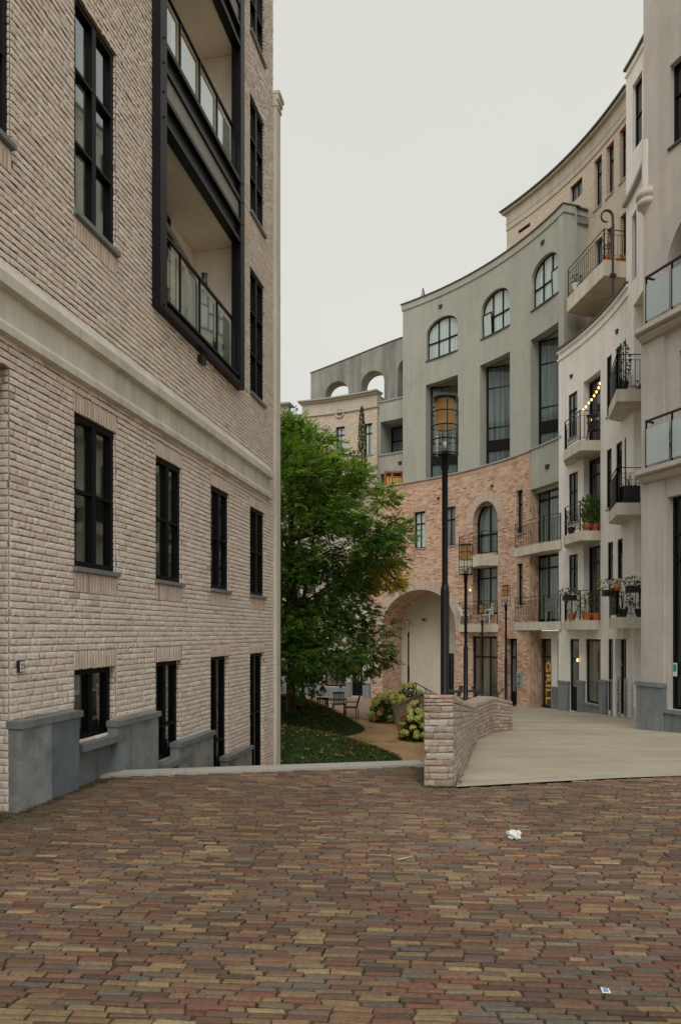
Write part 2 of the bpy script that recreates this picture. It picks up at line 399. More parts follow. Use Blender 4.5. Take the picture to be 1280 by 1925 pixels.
def archz(h, s):
    if not h.get('rise'): return h['z1']
    c = (h['s0']+h['s1'])/2; w = (h['s1']-h['s0'])/2; t = min(1, abs(s-c)/w)
    return h['z1']+h['rise']*sqrt(max(0, 1-t*t))
def H(s0, s1, z0, z1, depth=.22, rise=0, **k):
    return dict(s0=min(s0, s1), s1=max(s0, s1), z0=z0, z1=z1, depth=depth, rise=rise, **k)
def wall(name, M, s0, s1, z0, z1, holes, mats, parent, T=.35, ds=.4, flatuv=False, back=True, mi=0, rmi=0, smi=None, cap=True, build=True, mb=None, d0=0):
    """wall with reveals; mi front, rmi jambs, smi soffits; z1 may be a function of s"""
    mb = mb or MB(); zt = z1 if callable(z1) else (lambda s: z1)
    if smi is None: smi = rmi
    cuts = {round(s0, 4), round(s1, 4)}; n = max(1, int((s1-s0)/ds))
    for k in range(n+1): cuts.add(round(s0+(s1-s0)*k/n, 4))
    hs = []
    for h in holes:
        if h['s1'] <= s0 or h['s0'] >= s1: continue
        h = dict(h); hs.append(h)
        for e in (h['s0'], h['s1']):
            if s0 < e < s1: cuts.add(round(e, 4))
        if h.get('rise'):
            q = 18
            for k in range(1, q):
                e = (h['s0']+h['s1'])/2-cos(pi*k/q)*(h['s1']-h['s0'])/2
                if s0 < e < s1: cuts.add(round(e, 4))
    cuts = sorted(cuts); cc = [cuts[0]]
    for c_ in cuts[1:]:
        if c_-cc[-1] > 1e-3: cc.append(c_)
    for a, b_ in zip(cc[:-1], cc[1:]):
        mid = (a+b_)/2
        act = sorted([h for h in hs if h['s0']-1e-3 < mid < h['s1']+1e-3], key=lambda h: h['z0'])
        la, lb = z0, z0
        for h in act+[None]:
            ta, tb = (zt(a), zt(b_)) if h is None else (h['z0'], h['z0'])
            if ta > la+1e-4 or tb > lb+1e-4:
                mb.face([M(a, la, d0), M(b_, lb, d0), M(b_, tb, d0), M(a, ta, d0)], [(a, la), (b_, lb), (b_, tb), (a, ta)], mi)
                if back: mb.face([M(b_, lb, T), M(a, la, T), M(a, ta, T), M(b_, tb, T)], [(b_, lb), (a, la), (a, ta), (b_, tb)], mi)
            if h is not None:
                D = h['depth']; za, zb = archz(h, a), archz(h, b_)
                if h['z0'] > z0+1e-3: mb.face([M(a, h['z0'], d0), M(b_, h['z0'], d0), M(b_, h['z0'], D), M(a, h['z0'], D)], [(a, 0), (b_, 0), (b_, D), (a, D)], rmi)
                mb.face([M(b_, zb, d0), M(a, za, d0), M(a, za, D), M(b_, zb, D)], [(0, b_), (0, a), (D, a), (D, b_)] , smi)
                la, lb = za, zb
        if cap: mb.face([M(a, zt(a), d0), M(b_, zt(b_), d0), M(b_, zt(b_), T), M(a, zt(a), T)], [(a, 0), (b_, 0), (b_, T), (a, T)], mi)
    for h in hs:
        D = h['depth']
        for e in (h['s0'], h['s1']):
            if s0 < e < s1: mb.face([M(e, h['z0'], d0), M(e, h['z0'], D), M(e, h['z1'], D), M(e, h['z1'], d0)], [(0, h['z0']), (D, h['z0']), (D, h['z1']), (0, h['z1'])], rmi)
    for e in (s0, s1): mb.face([M(e, z0, d0), M(e, z0, T), M(e, zt(e), T), M(e, zt(e), d0)], [(0, z0), (T, z0), (T, zt(e)), (0, zt(e))], mi)
    return mb.build(name, mats, parent) if build else mb

def window(parent, M, h, nx=2, tr=(.5,), d=None, fw=.06, mw=None, pane='glass_dark', frame='black_frame', sill=None, name='window', inset=0, sillp=.05, tilt=None, dslope=0, low=None, fd=.07, tw=None):
    """frame mesh with children pane (and sill) filling the hole h"""
    d = h['depth']-.09 if d is None else d
    mw = mw or fw*.7
    s0, s1, z0, z1 = h['s0']+inset, h['s1'], h['z0'], h['z1']; mb = MB(); w = s1-s0
    dd = lambda s: d+dslope*(s-s0)/w
    MM = lambda s, z, q: M(s, z, q+dd(s))
    e = .003
    mb.mbox(MM, s0+e, s0+fw, z0+e, archz(h, s0+fw) if h['rise'] else z1-e, 0, fd)
    mb.mbox(MM, s1-fw, s1-e, z0+e, archz(h, s1-fw) if h['rise'] else z1-e, 0, fd)
    mb.mbox(MM, s0+fw, s1-fw, z0+e, z0+fw, 0, fd, n=2 if w > 1 else 1)
    if h['rise']:
        q = 14; ce = (s0+s1)/2
        ps = [ce-cos(pi*k/q)*w/2 for k in range(q+1)]
        for a, b_ in zip(ps[:-1], ps[1:]):
            za, zb = archz(h, a)-e, archz(h, b_)-e
            # inner line pulled towards the centre of the arch
            f = lambda s_, z_: (ce+(s_-ce)*(1-fw/(w/2)), z1+(z_-z1)*(1-fw/h['rise']))
            (ia, iza), (ib, izb) = f(a, za), f(b_, zb)
            mb.hexa([MM(ia, iza, 0), MM(ib, izb, 0), MM(ib, izb, fd), MM(ia, iza, fd), MM(a, za, 0), MM(b_, zb, 0), MM(b_, zb, fd), MM(a, za, fd)])
    else: mb.mbox(MM, s0+fw, s1-fw, z1-fw, z1-e, 0, fd, n=2 if w > 1 else 1)
    for k in range(1, nx):
        sm = s0+w*k/nx; mb.mbox(MM, sm-mw/2, sm+mw/2, z0+fw, archz(h, sm)-e*2-(fw*.5), -.004, fd-.01)
    for t in tr:
        zz = z0+(z1-z0)*t
        mb.mbox(MM, s0+fw*.5, s1-fw*.5, zz-(tw or mw)/2, zz+(tw or mw)/2, -.007, fd-.02, n=2 if w > 1 else 1)
    if low:      # solid panel in the foot of a door
        mb.mbox(MM, s0+fw, s1-fw, z0+fw, z0+low, .01, fd-.012)
    fr = mb.build(name, frame, parent)
    pb = MB(); n = 8 if h['rise'] else 1
    ss = [s0+fw*.5+(w-fw)*k/n for k in range(n+1)]
    for a, b_ in zip(ss[:-1], ss[1:]):
        za, zb = archz(h, a)-e, archz(h, b_)-e
        pb.face([MM(a, z0, fd*.55), MM(b_, z0, fd*.55), MM(b_, zb, fd*.55), MM(a, za, fd*.55)], [(a, z0), (b_, z0), (b_, zb), (a, za)])
    pb.build('pane', pane, fr)
    if sill:
        sb = MB(); sb.mbox(M, h['s0']-.03, h['s1']+.03, z0-.055, z0-.002, -sillp, h['depth']-.02)
        sb.build('sill', sill, fr)
    return fr
def vent(parent, M, s, z, r=.07):
    mb = MB(); mb.mbox(M, s-r, s+r, z-r*.7, z+r*.7, -.05, .02); mb.mbox(M, s-r*1.25, s+r*1.25, z+r*.7, z+r*1.0, -.06, .02)
    mb.build('vent', 'black_plastic', parent)
def strip(name, M, s0, s1, z0, z1, d0, d1, mat, parent, ds=.5):
    mb = MB(); mb.mbox(M, s0, s1, z0, z1, d0, d1, n=max(1, int(abs(s1-s0)/ds))); return mb.build(name, mat, parent)
def roofring(name, R, s0, s1, z, dep, mat, parent, z1=None):
    return strip(name, MC(R), s0, s1, z-.25, z, .36, dep, mat, parent, .8)
def balcony(parent, front, inner, ztop, th, rail_h=1.05, bar_gap=.13, thick_posts=True, mat='concrete', solid=None):
    """slab through the plan points front+inner, railing along the front line"""
    mb = MB(); mb.prism(front+inner, ztop-th, ztop); sb = mb.build('balcony', mat, parent)
    rb = MB(); fr = [Vector(p) for p in front]
    cen = sum((Vector(p) for p in front+inner), Vector((0, 0)))/len(front+inner)
    fr = [p+(cen-p).normalized()*.06 for p in fr]
    for a, b_ in zip(fr[:-1], fr[1:]):
        Ln = (b_-a).length
        A = Vector((*a, ztop)); B = Vector((*b_, ztop)); up = Vector((0, 0, 1))
        rb.bar(A+up*rail_h, B+up*rail_h, .03, .02); rb.bar(A+up*.1, B+up*.1, .02, .014); rb.bar(A+up*(rail_h-.16), B+up*(rail_h-.16), .016, .012)
        for q in (A, B): rb.bar(q, q+up*rail_h, .035)
        n = max(1, int(Ln/bar_gap))
        for k in range(1, n):
            q = A.lerp(B, k/n); rb.bar(q+up*.1, q+up*(rail_h-.16), .013)
    rb.build('railing', 'black_metal', sb)
    return sb
exec_after = []

# ------------------------------------------------------------------ real brick courses
def brick_courses(mb, M, s0, s1, z0, z1, holes=(), course=.0755, blen=.20, rnd=None, cols=None, proud=.009, gap=.006, zg=0.0, rough=.004, nx=4, sag=.004, vertical=False, jag=1.0, redfn=None):
    rnd = rnd or random
    def brick(a, b_, lo, hi):
        w = b_-a
        if w < .025 or hi-lo < .02: return
        g = gap*rnd.uniform(.2, .8)/2; gh = .0050*rnd.uniform(.5, 1.6)
        if vertical: g, gh = .004, .003
        A, B, Lo, Hi = a+g, b_-g, lo+gh, hi-gh*.6
        pr = proud*rnd.uniform(.55, 1.3); tl = rnd.uniform(.1, .7)
        base = rnd.choice(cols) if cols else (.5, .44, .38)
        k = rnd.uniform(.90, 1.07); col = (base[0]*k, base[1]*k*rnd.uniform(.98, 1.02), base[2]*k)
        if redfn:
            q = redfn((a+b_)/2, (lo+hi)/2)
            if rnd.random() < q: f_ = rnd.uniform(.15, .5); col = tuple(col[i]*(1-f_)+(.42, .22, .16)[i]*f_ for i in range(3))
        n = nx if w > .12 else max(2, nx-2)
        us = [0, .04]+[k_/n for k_ in range(1, n)]+[.96, 1]; vs = [0, .16, .5, .86, 1]
        P = []
        ph = rnd.uniform(0, 10)
        for j, v in enumerate(vs):
            row = []
            for i, u in enumerate(us):
                s = A+(B-A)*u; z = Lo+(Hi-Lo)*v
                edge = (i in (0, len(us)-1)) or (j in (0, len(vs)-1))
                d = -pr*(1-.6*tl*v) + rnd.uniform(-1, 1)*rough*.6
                if j == 0: z += sag*jag*noise.noise((u*4+ph, ph, 0))*2.6
                if j == len(vs)-1: z += sag*.5*noise.noise((u*3+ph, 5+ph, 0))
                if j == len(vs)-1: d = d*.3+.007
                elif j == 0: d = d*.75
                elif edge: d = d*.55+.002
                if j == 0 and i in (0, len(us)-1): z = lo-.004; d = .002
                row.append(M(s, z, d))
            P.append(row)
        mb.grid(P, False, 0, col, sm=True)
        # underside lip back to the bed joint, its shade painted in as a darker tone
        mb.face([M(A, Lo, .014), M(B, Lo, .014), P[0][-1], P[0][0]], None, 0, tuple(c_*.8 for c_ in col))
    if vertical:
        n = max(1, round((s1-s0)/.062)); w = (s1-s0)/n
        for k in range(n):
            brick(s0+w*k, s0+w*(k+1), z0+rnd.uniform(-.003, .003), z1)
        return
    k0 = int(math.floor((z0-zg)/course)); k = k0
    while zg+k*course < z1-1e-4:
        lo = max(z0, zg+k*course); hi = min(z1, zg+(k+1)*course); mid = (lo+hi)/2; k += 1
        if hi-lo < course*.35: continue
        iv = [(s0, s1)]
        for h in holes:
            if h['z0'] < mid < h['z1']:
                nv = []
                for a, b_ in iv:
                    if h['s1'] <= a or h['s0'] >= b_: nv.append((a, b_)); continue
                    if h['s0'] > a: nv.append((a, h['s0']))
                    if h['s1'] < b_: nv.append((h['s1'], b_))
                iv = nv
        off = (0, blen/2, .25*blen, .75*blen)[k % 4]+rnd.uniform(-.02, .02)
        for a, b_ in iv:
            t = a-((a-off) % blen)
            first = True
            while t < b_:
                nx_ = t+blen*rnd.uniform(.93, 1.07)
                if rnd.random() < .22: nx_ = t+blen*.5
                if b_-nx_ < .05: nx_ = b_
                A, B = max(t, a), min(nx_, b_)
                if B-A < .05 and A == a: t = nx_-1e-6 if nx_ > t else nx_; t = a if False else t; nxt = nx_; 
                brick(A, B, lo+rnd.uniform(-.0015, .0015), hi)
                t = nx_

# ------------------------------------------------------------------ LEFT BUILDING
LB = thing('brick_apartment_building', (-4.2, 8.0, 0), 'tall pale painted brick apartment building with black loggia frame, filling the left side', 'building')
CRS = .0755
def snap(z): return round(z/CRS)*CRS
PAINT = [(.780, .680, .590), (.790, .705, .615), (.745, .650, .565), (.780, .665, .580), (.79, .715, .63), (.755, .635, .555)]
cols_x = [(140, 218), (293, 341.5), (396, 430.5), (470, 497)]
scol = [(SL(a), SL(b)) for a, b in cols_x]
s_first = scol[0][0]-(SL(293)-SL(140)); scol0 = (s_first, s_first+.93)
Z = dict(l1t=snap(ZL(-.0879)), u0=snap(ZL(.16)), u1=snap(ZL(.5435)), r30=snap(ZL(1.032)), r31=snap(ZL(1.57)), r40=snap(ZL(1.815)), r41=snap(ZL(2.307)), r50=snap(ZL(2.58)), r51=snap(ZL(2.58)+2.35))
bot = [.50, -.12, -1.45, -1.45]
holesL = []; specs = []
for i, (a, b_) in enumerate(scol):
    h = H(a, b_, bot[i], Z['l1t'], .20); holesL.append(h); specs.append((h, 2, {0: (), 1: (.34,), 2: (.45,), 3: (.55,)}[i], 'w'))
    h = H(a, b_, Z['u0'], Z['u1'], .15); holesL.append(h); specs.append((h, 2, (.5,), 'u'))
    if i in (0, 3):
        for p, q in (('r30', 'r31'), ('r40', 'r41'), ('r50', 'r51')):
            h = H(a, b_, Z[p], Z[q], .15); holesL.append(h); specs.append((h, 2, (.333, .667), 'r'))
for p, q in (('r30', 'r31'), ('r40', 'r41')):
    h = H(scol0[0], scol0[1], Z[p], Z[q], .15); holesL.append(h); specs.append((h, 2, (.333, .667), 'r'))
door_s1 = SL(18); hdoor = H(door_s1-2.3, door_s1, -.3, snap(ZL(.555)), .45); holesL.append(hdoor)
lg0, lg1 = SL(286), SL(447); LGZ0 = snap(6.53)
hlog = H(lg0, lg1, LGZ0, 16.9, .9); holesL.append(hlog)
LS0, LS1, LZT = 1.6, SL(513.5), 17.4
wall('backing_wall', lambda s, z, d: ML(s, z, d+.013), LS0, LS1, -2.2, LZT, holesL, ['mortar_paint'], LB, T=.42, ds=3)
# band of concrete moulding zone is skipped by the bricks
BAND0, BAND1 = 4.74, 5.46; band_s1 = SL(505)
rnd = random.Random(3)
mb = MB(); skip = list(holesL); sold = []
for h, nx_, tr, kind in specs:
    top = h['z1']
    z_hi = min(top+.225, BAND0) if kind == 'u' else top+.225
    if kind != 'r':
        sold.append((h['s0']-.02, h['s1']+.02, top, z_hi)); skip.append(H(h['s0']-.02, h['s1']+.02, top, z_hi))
    if kind in 'ur':
        sold.append((h['s0']+.0, h['s1']+.02, h['z0']-.30, h['z0']-.055)); skip.append(H(h['s0'], h['s1']+.02, h['z0']-.30, h['z0']))
skip.append(H(LS0-1, band_s1, BAND0, BAND1))
SP = lambda x: (6027.0/(909-x)+.026)/.9793      # stone plinth stands .13 m proud
plinth = [(door_s1, SP(151), .90), (SP(222), SP(299), .67), (SP(337), SP(402), .11), (SP(428), SP(474), -.47)]
for a, b_, zt in plinth: skip.append(H(a-.01, b_+.0, -3, zt-.05))
def redfn(s, z):
    v = noise.noise((s*.8, z*.9, 3.3)); q = max(0, v-.25)*.35
    if BAND0-.09 < z < BAND0: q += .3
    if abs(z-LGZ0+.1) < .15 and lg0 < s < lg1: q += .35
    return min(.6, q)
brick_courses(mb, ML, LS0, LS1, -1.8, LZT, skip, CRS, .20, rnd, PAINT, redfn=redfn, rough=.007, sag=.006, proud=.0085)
for a, b_, lo, hi in sold:
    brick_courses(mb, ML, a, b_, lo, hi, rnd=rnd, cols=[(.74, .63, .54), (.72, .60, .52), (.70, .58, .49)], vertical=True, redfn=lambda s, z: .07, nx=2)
# headers returning into the openings on the side that faces the camera
for h, nx_, tr, kind in specs:
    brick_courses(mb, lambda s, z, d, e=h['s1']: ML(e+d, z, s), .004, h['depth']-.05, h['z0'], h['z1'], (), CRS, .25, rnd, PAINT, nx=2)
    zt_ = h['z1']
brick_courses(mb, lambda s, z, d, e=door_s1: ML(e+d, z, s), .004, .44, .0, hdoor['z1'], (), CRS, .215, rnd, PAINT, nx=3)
mb.build('brick_wall', 'painted_brick', LB)
for h, nx_, tr, kind in specs:
    d = h['depth']-.12
    f = window(LB, ML, h, nx_, tr, d=d, fw=.075, mw=.09, fd=.10, tw=.035, pane='glass_window', sill=('bluestone_cap' if kind in 'ur' else None), sillp=.06)
    mb = MB(); a_, b__ = h['s0']+.03, h['s1']-.03; w_ = b__-a_
    for u0, u1 in ((0, .40), (.60, .97)) if kind != 'r' else ((0, .45), (.62, .97)):
        n_ = 10
        P = [[ML(a_+w_*(u0+(u1-u0)*q/n_), z_, h['depth']+.16+.02*sin(q*1.9)) for q in range(n_+1)] for z_ in (h['z0']+.02, h['z1']-.02)]
        mb.grid(P)
    mb.build('curtain', 'curtain_cloth', f)
# entrance at the near end
window(LB, ML, H(hdoor['s0'], hdoor['s1'], 0.02, hdoor['z1'], .45), 2, (.66,), fw=.08, name='door')
# concrete band
prof = [(0.014, 4.73), (-.085, 4.745), (-.09, 4.82), (-.04, 4.885), (-.03, 4.89), (-.028, 5.175), (-.125, 5.185), (-.13, 5.30), (-.10, 5.325), (-.01, 5.47), (.014, 5.47)]
mb = MB(); joints = [LS0]; sj = SL(134)
while sj-2.35 > LS0: sj -= 2.35
while sj < band_s1-.4: joints.append(sj); sj += 2.35
joints.append(band_s1)
for a, b_ in zip(joints[:-1], joints[1:]):
    A, B = a+.003, b_-.003
    mb.grid([[ML(A, z, d) for d, z in prof], [ML(B, z, d) for d, z in prof]], False, sm=False)
    for e in (A, B): mb.face([ML(e, z, d) for d, z in prof])
mb.build('cornice_band', 'band_concrete', LB)
# bluestone plinth, stepping down with the slope
for a, b_, zt in plinth:
    n = max(2, round((b_-a)/.42)); mb = MB()
    for k in range(n):
        A = a+(b_-a)*k/n; B = a+(b_-a)*(k+1)/n
        mb.mbox(ML, A+.003, B-.003, -2, zt-.075, -.128+.002*(k % 2), .015, col=random.choice([(.28, .305, .305), (.155, .185, .21), (.32, .34, .335), (.21, .24, .255)]))
    p = mb.build('plinth', 'bluestone_block', LB)
    mb = MB(); c_ = (a+b_)/2
    mb.mbox(ML, a-.02, c_-.002, zt-.072, zt, -.165, .02); mb.mbox(ML, c_+.002, b_+.02, zt-.072, zt, -.165, .02)
    mb.build('plinth_cap', 'bluestone_cap', p)
for i in (0, 1):
    h = specs[[k for k, q in enumerate(specs) if q[3] == 'w'][i]][0]
    a, b_, zt = h['s0'], h['s1'], bot[i]
    mb = MB(); c_ = (a+b_)/2
    mb.mbox(ML, a+.002, c_-.003, -2, zt-.10, -.02, .02); mb.mbox(ML, c_+.003, b_-.002, -2, zt-.10, -.02, .02)
    p = mb.build('plinth', 'bluestone', LB)
    mb = MB(); mb.mbox(ML, a+.003, b_-.003, zt-.095, zt-.01, -.14, .10); mb.build('sill', 'bluestone_cap', p)
# rear pilaster at the far corner
mb = MB(); pa, pb_ = LS1+.004, LS1+.30
for z0, z1 in ((-2.2, 1.05), (1.056, 4.95), (4.956, 9.2), (9.206, 13.72)): mb.mbox(ML, pa, pb_, z0, z1, -.085, .3)
mb.mbox(ML, pa-.02, pb_+.03, 13.72, 13.80, -.11, .33); mb.mbox(ML, pa-.02, pb_+.04, 13.86, 13.98, -.13, .36); mb.mbox(ML, pa-.02, pb_+.02, 13.80, 13.86, -.09, .36); mb.mbox(ML, pa-.03, pb_+.06, 13.98, 14.05, -.16, .4)
mb.build('corner_pilaster', 'band_concrete', LB)
# loggia: steel frame, recess, balustrades
mb = MB()
mb.mbox(ML, lg0-.01, lg0+.20, LGZ0-.01, 17, -.14, .10); mb.mbox(ML, lg0+.20, lg0+.26, LGZ0+.2, 17, -.02, .06)
mb.mbox(ML, lg1-.20, lg1+.01, LGZ0-.01, 17, -.14, .03); mb.mbox(ML, lg1-.25, lg1-.20, LGZ0+.2, 17, -.05, .03)
def beam(z0, z1, d0=-.13, d1=.03): mb.mbox(ML, lg0+.20, lg1-.20, z0, z1, d0, d1)
beam(LGZ0-.01, LGZ0+.08, -.14, .03); beam(LGZ0+.08, LGZ0+.18, -.07, .03); beam(LGZ0+.18, LGZ0+.22, -.11, .03)
for k in range(3):
    zb = 9.23+3.74*k
    beam(zb, zb+.07, -.13, .03); beam(zb+.07, zb+.36, -.06, .03); beam(zb+.36, zb+.43, -.13, .03)
    beam(zb+.78, zb+.86, -.13, .03); beam(zb+.86, zb+1.14, -.06, .03); beam(zb+1.14, zb+1.22, -.13, .03)
for q in (LGZ0+.05, 9.26, 9.63, 10.05, 10.41):
    for s_ in (lg0+.10, lg1-.10): mb.tube([ML(s_, q, -.13), ML(s_, q, -.158)], .016, 6)
frm = mb.build('steel_frame', 'steel_black', LB)
for k in range(3):
    mb = MB(); zb = 9.23+3.74*k; mb.mbox(ML, lg0+.20, lg1-.20, zb+.43, zb+.78, -.09, .03)
    mb.build('infill_panel', 'panel_grey', frm)
mb = MB()
mb.face([ML(lg0, 6.4, .9), ML(lg1, 6.4, .9), ML(lg1, 17, .9), ML(lg0, 17, .9)])
mb.face([ML(lg1-.02, 6.4, .1), ML(lg1-.02, 6.4, .9), ML(lg1-.02, 17, .9), ML(lg1-.02, 17, .1)])
mb.face([ML(lg0+.02, 6.4, .1), ML(lg0+.02, 6.4, .9), ML(lg0+.02, 17, .9), ML(lg0+.02, 17, .1)])
for z0, z1 in ((LGZ0-.05, LGZ0+.22), (9.26, 10.35), (13.00, 14.09)): mb.mbox(ML, lg0+.03, lg1-.03, z0, z1, .035, .895)
mb.build('loggia', 'interior_plaster', LB)
for zf in (LGZ0+.22, 10.35):
    window(LB, ML, H(lg0+.15, lg0+2.35, zf, zf+2.5, .9), 2, (), d=.82, fw=.08, name='balcony_door')
def loggia_rail(zf):
    mb = MB(); a, b_ = lg0+.22, lg1-.24; n = 4
    mb.mbox(ML, a, b_, zf+1.0, zf+1.035, -.01, .04)
    for k in range(1, n+1):
        s_ = a+(b_-a)*k/n; mb.mbox(ML, s_-.022, s_+.0, zf+.0, zf+1.0, .0, .035)
    r = mb.build('railing', 'black_metal', LB)
    for k in range(n):
        A = a+(b_-a)*k/n+.04; B = a+(b_-a)*(k+1)/n-.07
        mb = MB(); mb.mbox(ML, A, B, zf+.06, zf+.93, .045, .055); mb.build('glass_panel', 'glass_rail', r)
loggia_rail(LGZ0+.25); loggia_rail(10.42)
mb = MB()
mb.tube([ML(lg0+.3, 9.15, .75), ML(lg0+1.2, 9.0, .72), ML(lg1-1.1, 8.72, .70), ML(lg1-.62, 8.60, .70), ML(lg1-.42, 8.35, .70), ML(lg1-.42, 6.8, .70)], .05, 10)
mb.build('drainpipe', 'zinc', LB)
mb = MB(); sv = SL(375); mb.mbox(ML, sv-.09, sv+.09, 6.30, 6.42, -.09, .02); mb.build('vent', 'black_plastic', LB)
# remaining walls and roof
for q_ in (LS1-.3, LS0):
    mb = MB(); mb.mbox(ML, q_, q_+.3, -2.2, LZT, .43, 9); mb.build('side_wall', 'plaster_beige', LB)
mb = MB(); mb.mbox(ML, LS0-.1, LS1+.3, LZT, LZT+.25, -.2, 9.2); mb.mbox(ML, LS0, LS1, -2.2, LZT-.01, 9, 9.3); mb.build('roof', 'zinc', LB)
# house number plate
def text_mesh(txt, size, ext, name, mat, parent, M4):
    cu = bpy.data.curves.new(name, 'FONT'); cu.body = txt; cu.size = size; cu.extrude = ext; cu.align_x = 'CENTER'; cu.align_y = 'CENTER'
    to = bpy.data.objects.new(name+'_tmp', cu); C.objects.link(to); bpy.context.view_layer.update()
    me = bpy.data.meshes.new_from_object(to.evaluated_get(bpy.context.evaluated_depsgraph_get())); bpy.data.objects.remove(to)
    me.transform(M4); me.materials.clear(); me.materials.append(MATS[mat]); me.name = name
    ob = bpy.data.objects.new(name, me); C.objects.link(ob); ob.parent = parent
    w = Vector((0, 0, 0)); p = parent
    while p is not None: w += p.location; p = p.parent
    ob.location = -w
    return ob
from mathutils import Matrix
def frame_at(p, ux, uz):
    ux = Vector(ux).normalized(); uz = Vector(uz).normalized(); n = ux.cross(uz)
    m_ = Matrix.Identity(4)
    for i in range(3): m_[i][0] = ux[i]; m_[i][1] = uz[i]; m_[i][2] = n[i]; m_[i][3] = p[i]
    return m_
sn = SL(37); np_ = thing('house_number', ML(sn, 1.5, 0), 'small white house number plate on painted brick beside the left doorway', 'sign')
zc = EYE+(HZ-1253)/F*(KL/(909-36))
mb = MB(); mb.mbox(ML, sn-.05, sn+.05, zc-.06, zc+.06, -.030, -.006); mb.mbox(ML, sn-.042, sn+.042, zc-.052, zc+.052, -.036, -.03)
mb.build('backing', 'black_plastic', np_)
mb = MB(); mb.mbox(ML, sn-.036, sn+.044, zc-.052, zc+.052, -.042, -.0365); mb.build('plate', 'white_plastic', np_)
text_mesh('25', .075, .001, 'number', 'black_plastic', np_, frame_at(ML(sn+.004, zc, -.044), (*LU, 0), (0, 0, 1)))
# pots on the lower loggia
def pot_profile(r, h): return [(r*.62, 0), (r*.8, h*.45), (r, h*.92), (r*1.08, h), (r*.9, h), (r*.86, h*.86), (0, h*.86)]
lp = ML(lg1-.62, LGZ0+.62, .22)
t = thing('hanging_basket', lp, 'dark hanging bowl with yellow flowers behind the glass of the left loggia', 'flower basket')
mb = MB(); mb.lathe(lp, [(0.02, -.14), (.12, -.11), (.19, 0), (.17, .0), (0, -.01)], 16); mb.build('bowl', 'wood_dark', t)
mb = MB(); mb.bar((lp[0], lp[1], lp[2]-.14), (lp[0], lp[1], LGZ0+.25), .03); mb.build('stand', 'black_metal', t)
mb = MB()
for k in range(60):
    a = random.uniform(0, 6.28); r = random.uniform(0, .15); z = random.uniform(0, .12); q = Vector((lp[0]+r*cos(a), lp[1]+r*sin(a), lp[2]+z)); e = .025
    mb.face([q+Vector((e, 0, 0)), q+Vector((0, e, e)), q+Vector((-e, 0, .01)), q+Vector((0, -e, -e*.4))], None, 0, random.choice([(.7, .5, .05), (.6, .45, .05), (.06, .14, .03), (.75, .6, .3)]))
mb.build('flowers', 'leaf', t)
sc_ = SL(388); lz = LGZ0+1.29
mb = MB(); q = ML(sc_, lz, .03); mb.lathe(q, [(0, 0), (.055, 0), (.055, .02), (.048, .04), (.048, .16), (.06, .18), (.03, .20), (0, .2)], 12)
tag(mb.build('lantern', 'dark_metal', origin=q), 'small dark metal lantern standing on the rail of the left loggia', 'lantern')
sc_ = lg0+.75; q = ML(sc_, LGZ0+.25, .5)
t = thing('side_table', q, 'pale little table pushed against the inner left end of the loggia', 'table')
mb = MB(); mb.lathe(q, [(0, .52), (.26, .52), (.28, .56), (.28, .62), (0, .62)], 16); mb.build('table_top', 'plaster_beige', t)
mb = MB(); mb.lathe(q, [(.14, 0), (.05, .05), (.04, .51), (0, .51)], 10); mb.build('leg', 'dark_metal', t)

# ------------------------------------------------------------------ THE CRESCENT
M0 = MC(R0)
def CW(parent, R, xl, xr, yt, yb, x_ref=None, rise_y=None, depth=.22, **k):
    """opening between bearings xl..xr; head and foot read at the left jamb"""
    s0, s1 = S(xl, R), S(xr, R); zb, zt = Zc(yb, xl, R), Zc(yt, xl, R)
    rise = 0
    if rise_y: xm, ym = rise_y; rise = Zc(ym, xm, R)-zt
    return H(s0, s1, zb, zt, depth, rise, **k)
# --- brick building with the big arch
BR = thing('brick_arch_building', (*ptc(850), -1.6), 'red brick curved building with a tall round passage arch and stone balconies', 'building')
zE = Zc(848, 998); sE0, sE1 = S(697), S(994.7)
hArch = H(S(719), S(855.4), -2.2, Zc(1178, 719), 2.0, 1.0); hArch['rise'] = Zc(1108, 801)-hArch['z1']
ha = CW(BR, R0, 778, 799, 963.4, 1032); hb = CW(BR, R0, 834, 855.5, 955, 1027)
hc = CW(BR, R0, 888, 934.7, 985, 1043, rise_y=(914, 942), depth=.42)
hd = H(hc['s0'], hc['s1'], Zc(1156, 888), Zc(1062, 888), .42)
hs = H(hc['s0'], hc['s1'], -2.2, Zc(1196, 888), .16)
he = CW(BR, R0, 970, 982, 923, 1004); hf = CW(BR, R0, 971, 982, 1060, 1138)
hg = H(S(951), S(971), -2.2, Zc(1200.5, 951), .35)
holesE = [hArch, ha, hb, hc, hd, hs, he, hf, hg]
wall('wall', M0, sE0, sE1, -2.2, zE, holesE, ['brick_red', 'brick_soffit'], BR, T=.45, ds=.4, rmi=0)
strip('parapet_cap', M0, sE0-.05, sE1+.03, zE, zE+.06, -.05, .5, 'slate_plate', BR)
mb = MB(); 
for k in range(int((sE1-sE0)/.075)):
    a = sE0+.075*k; mb.mbox(M0, a+.004, a+.071, zE-.225, zE-.002, -.012, .02)
mb.build('soldier_course', 'brick_soffit_light' if False else 'brick_red', BR)
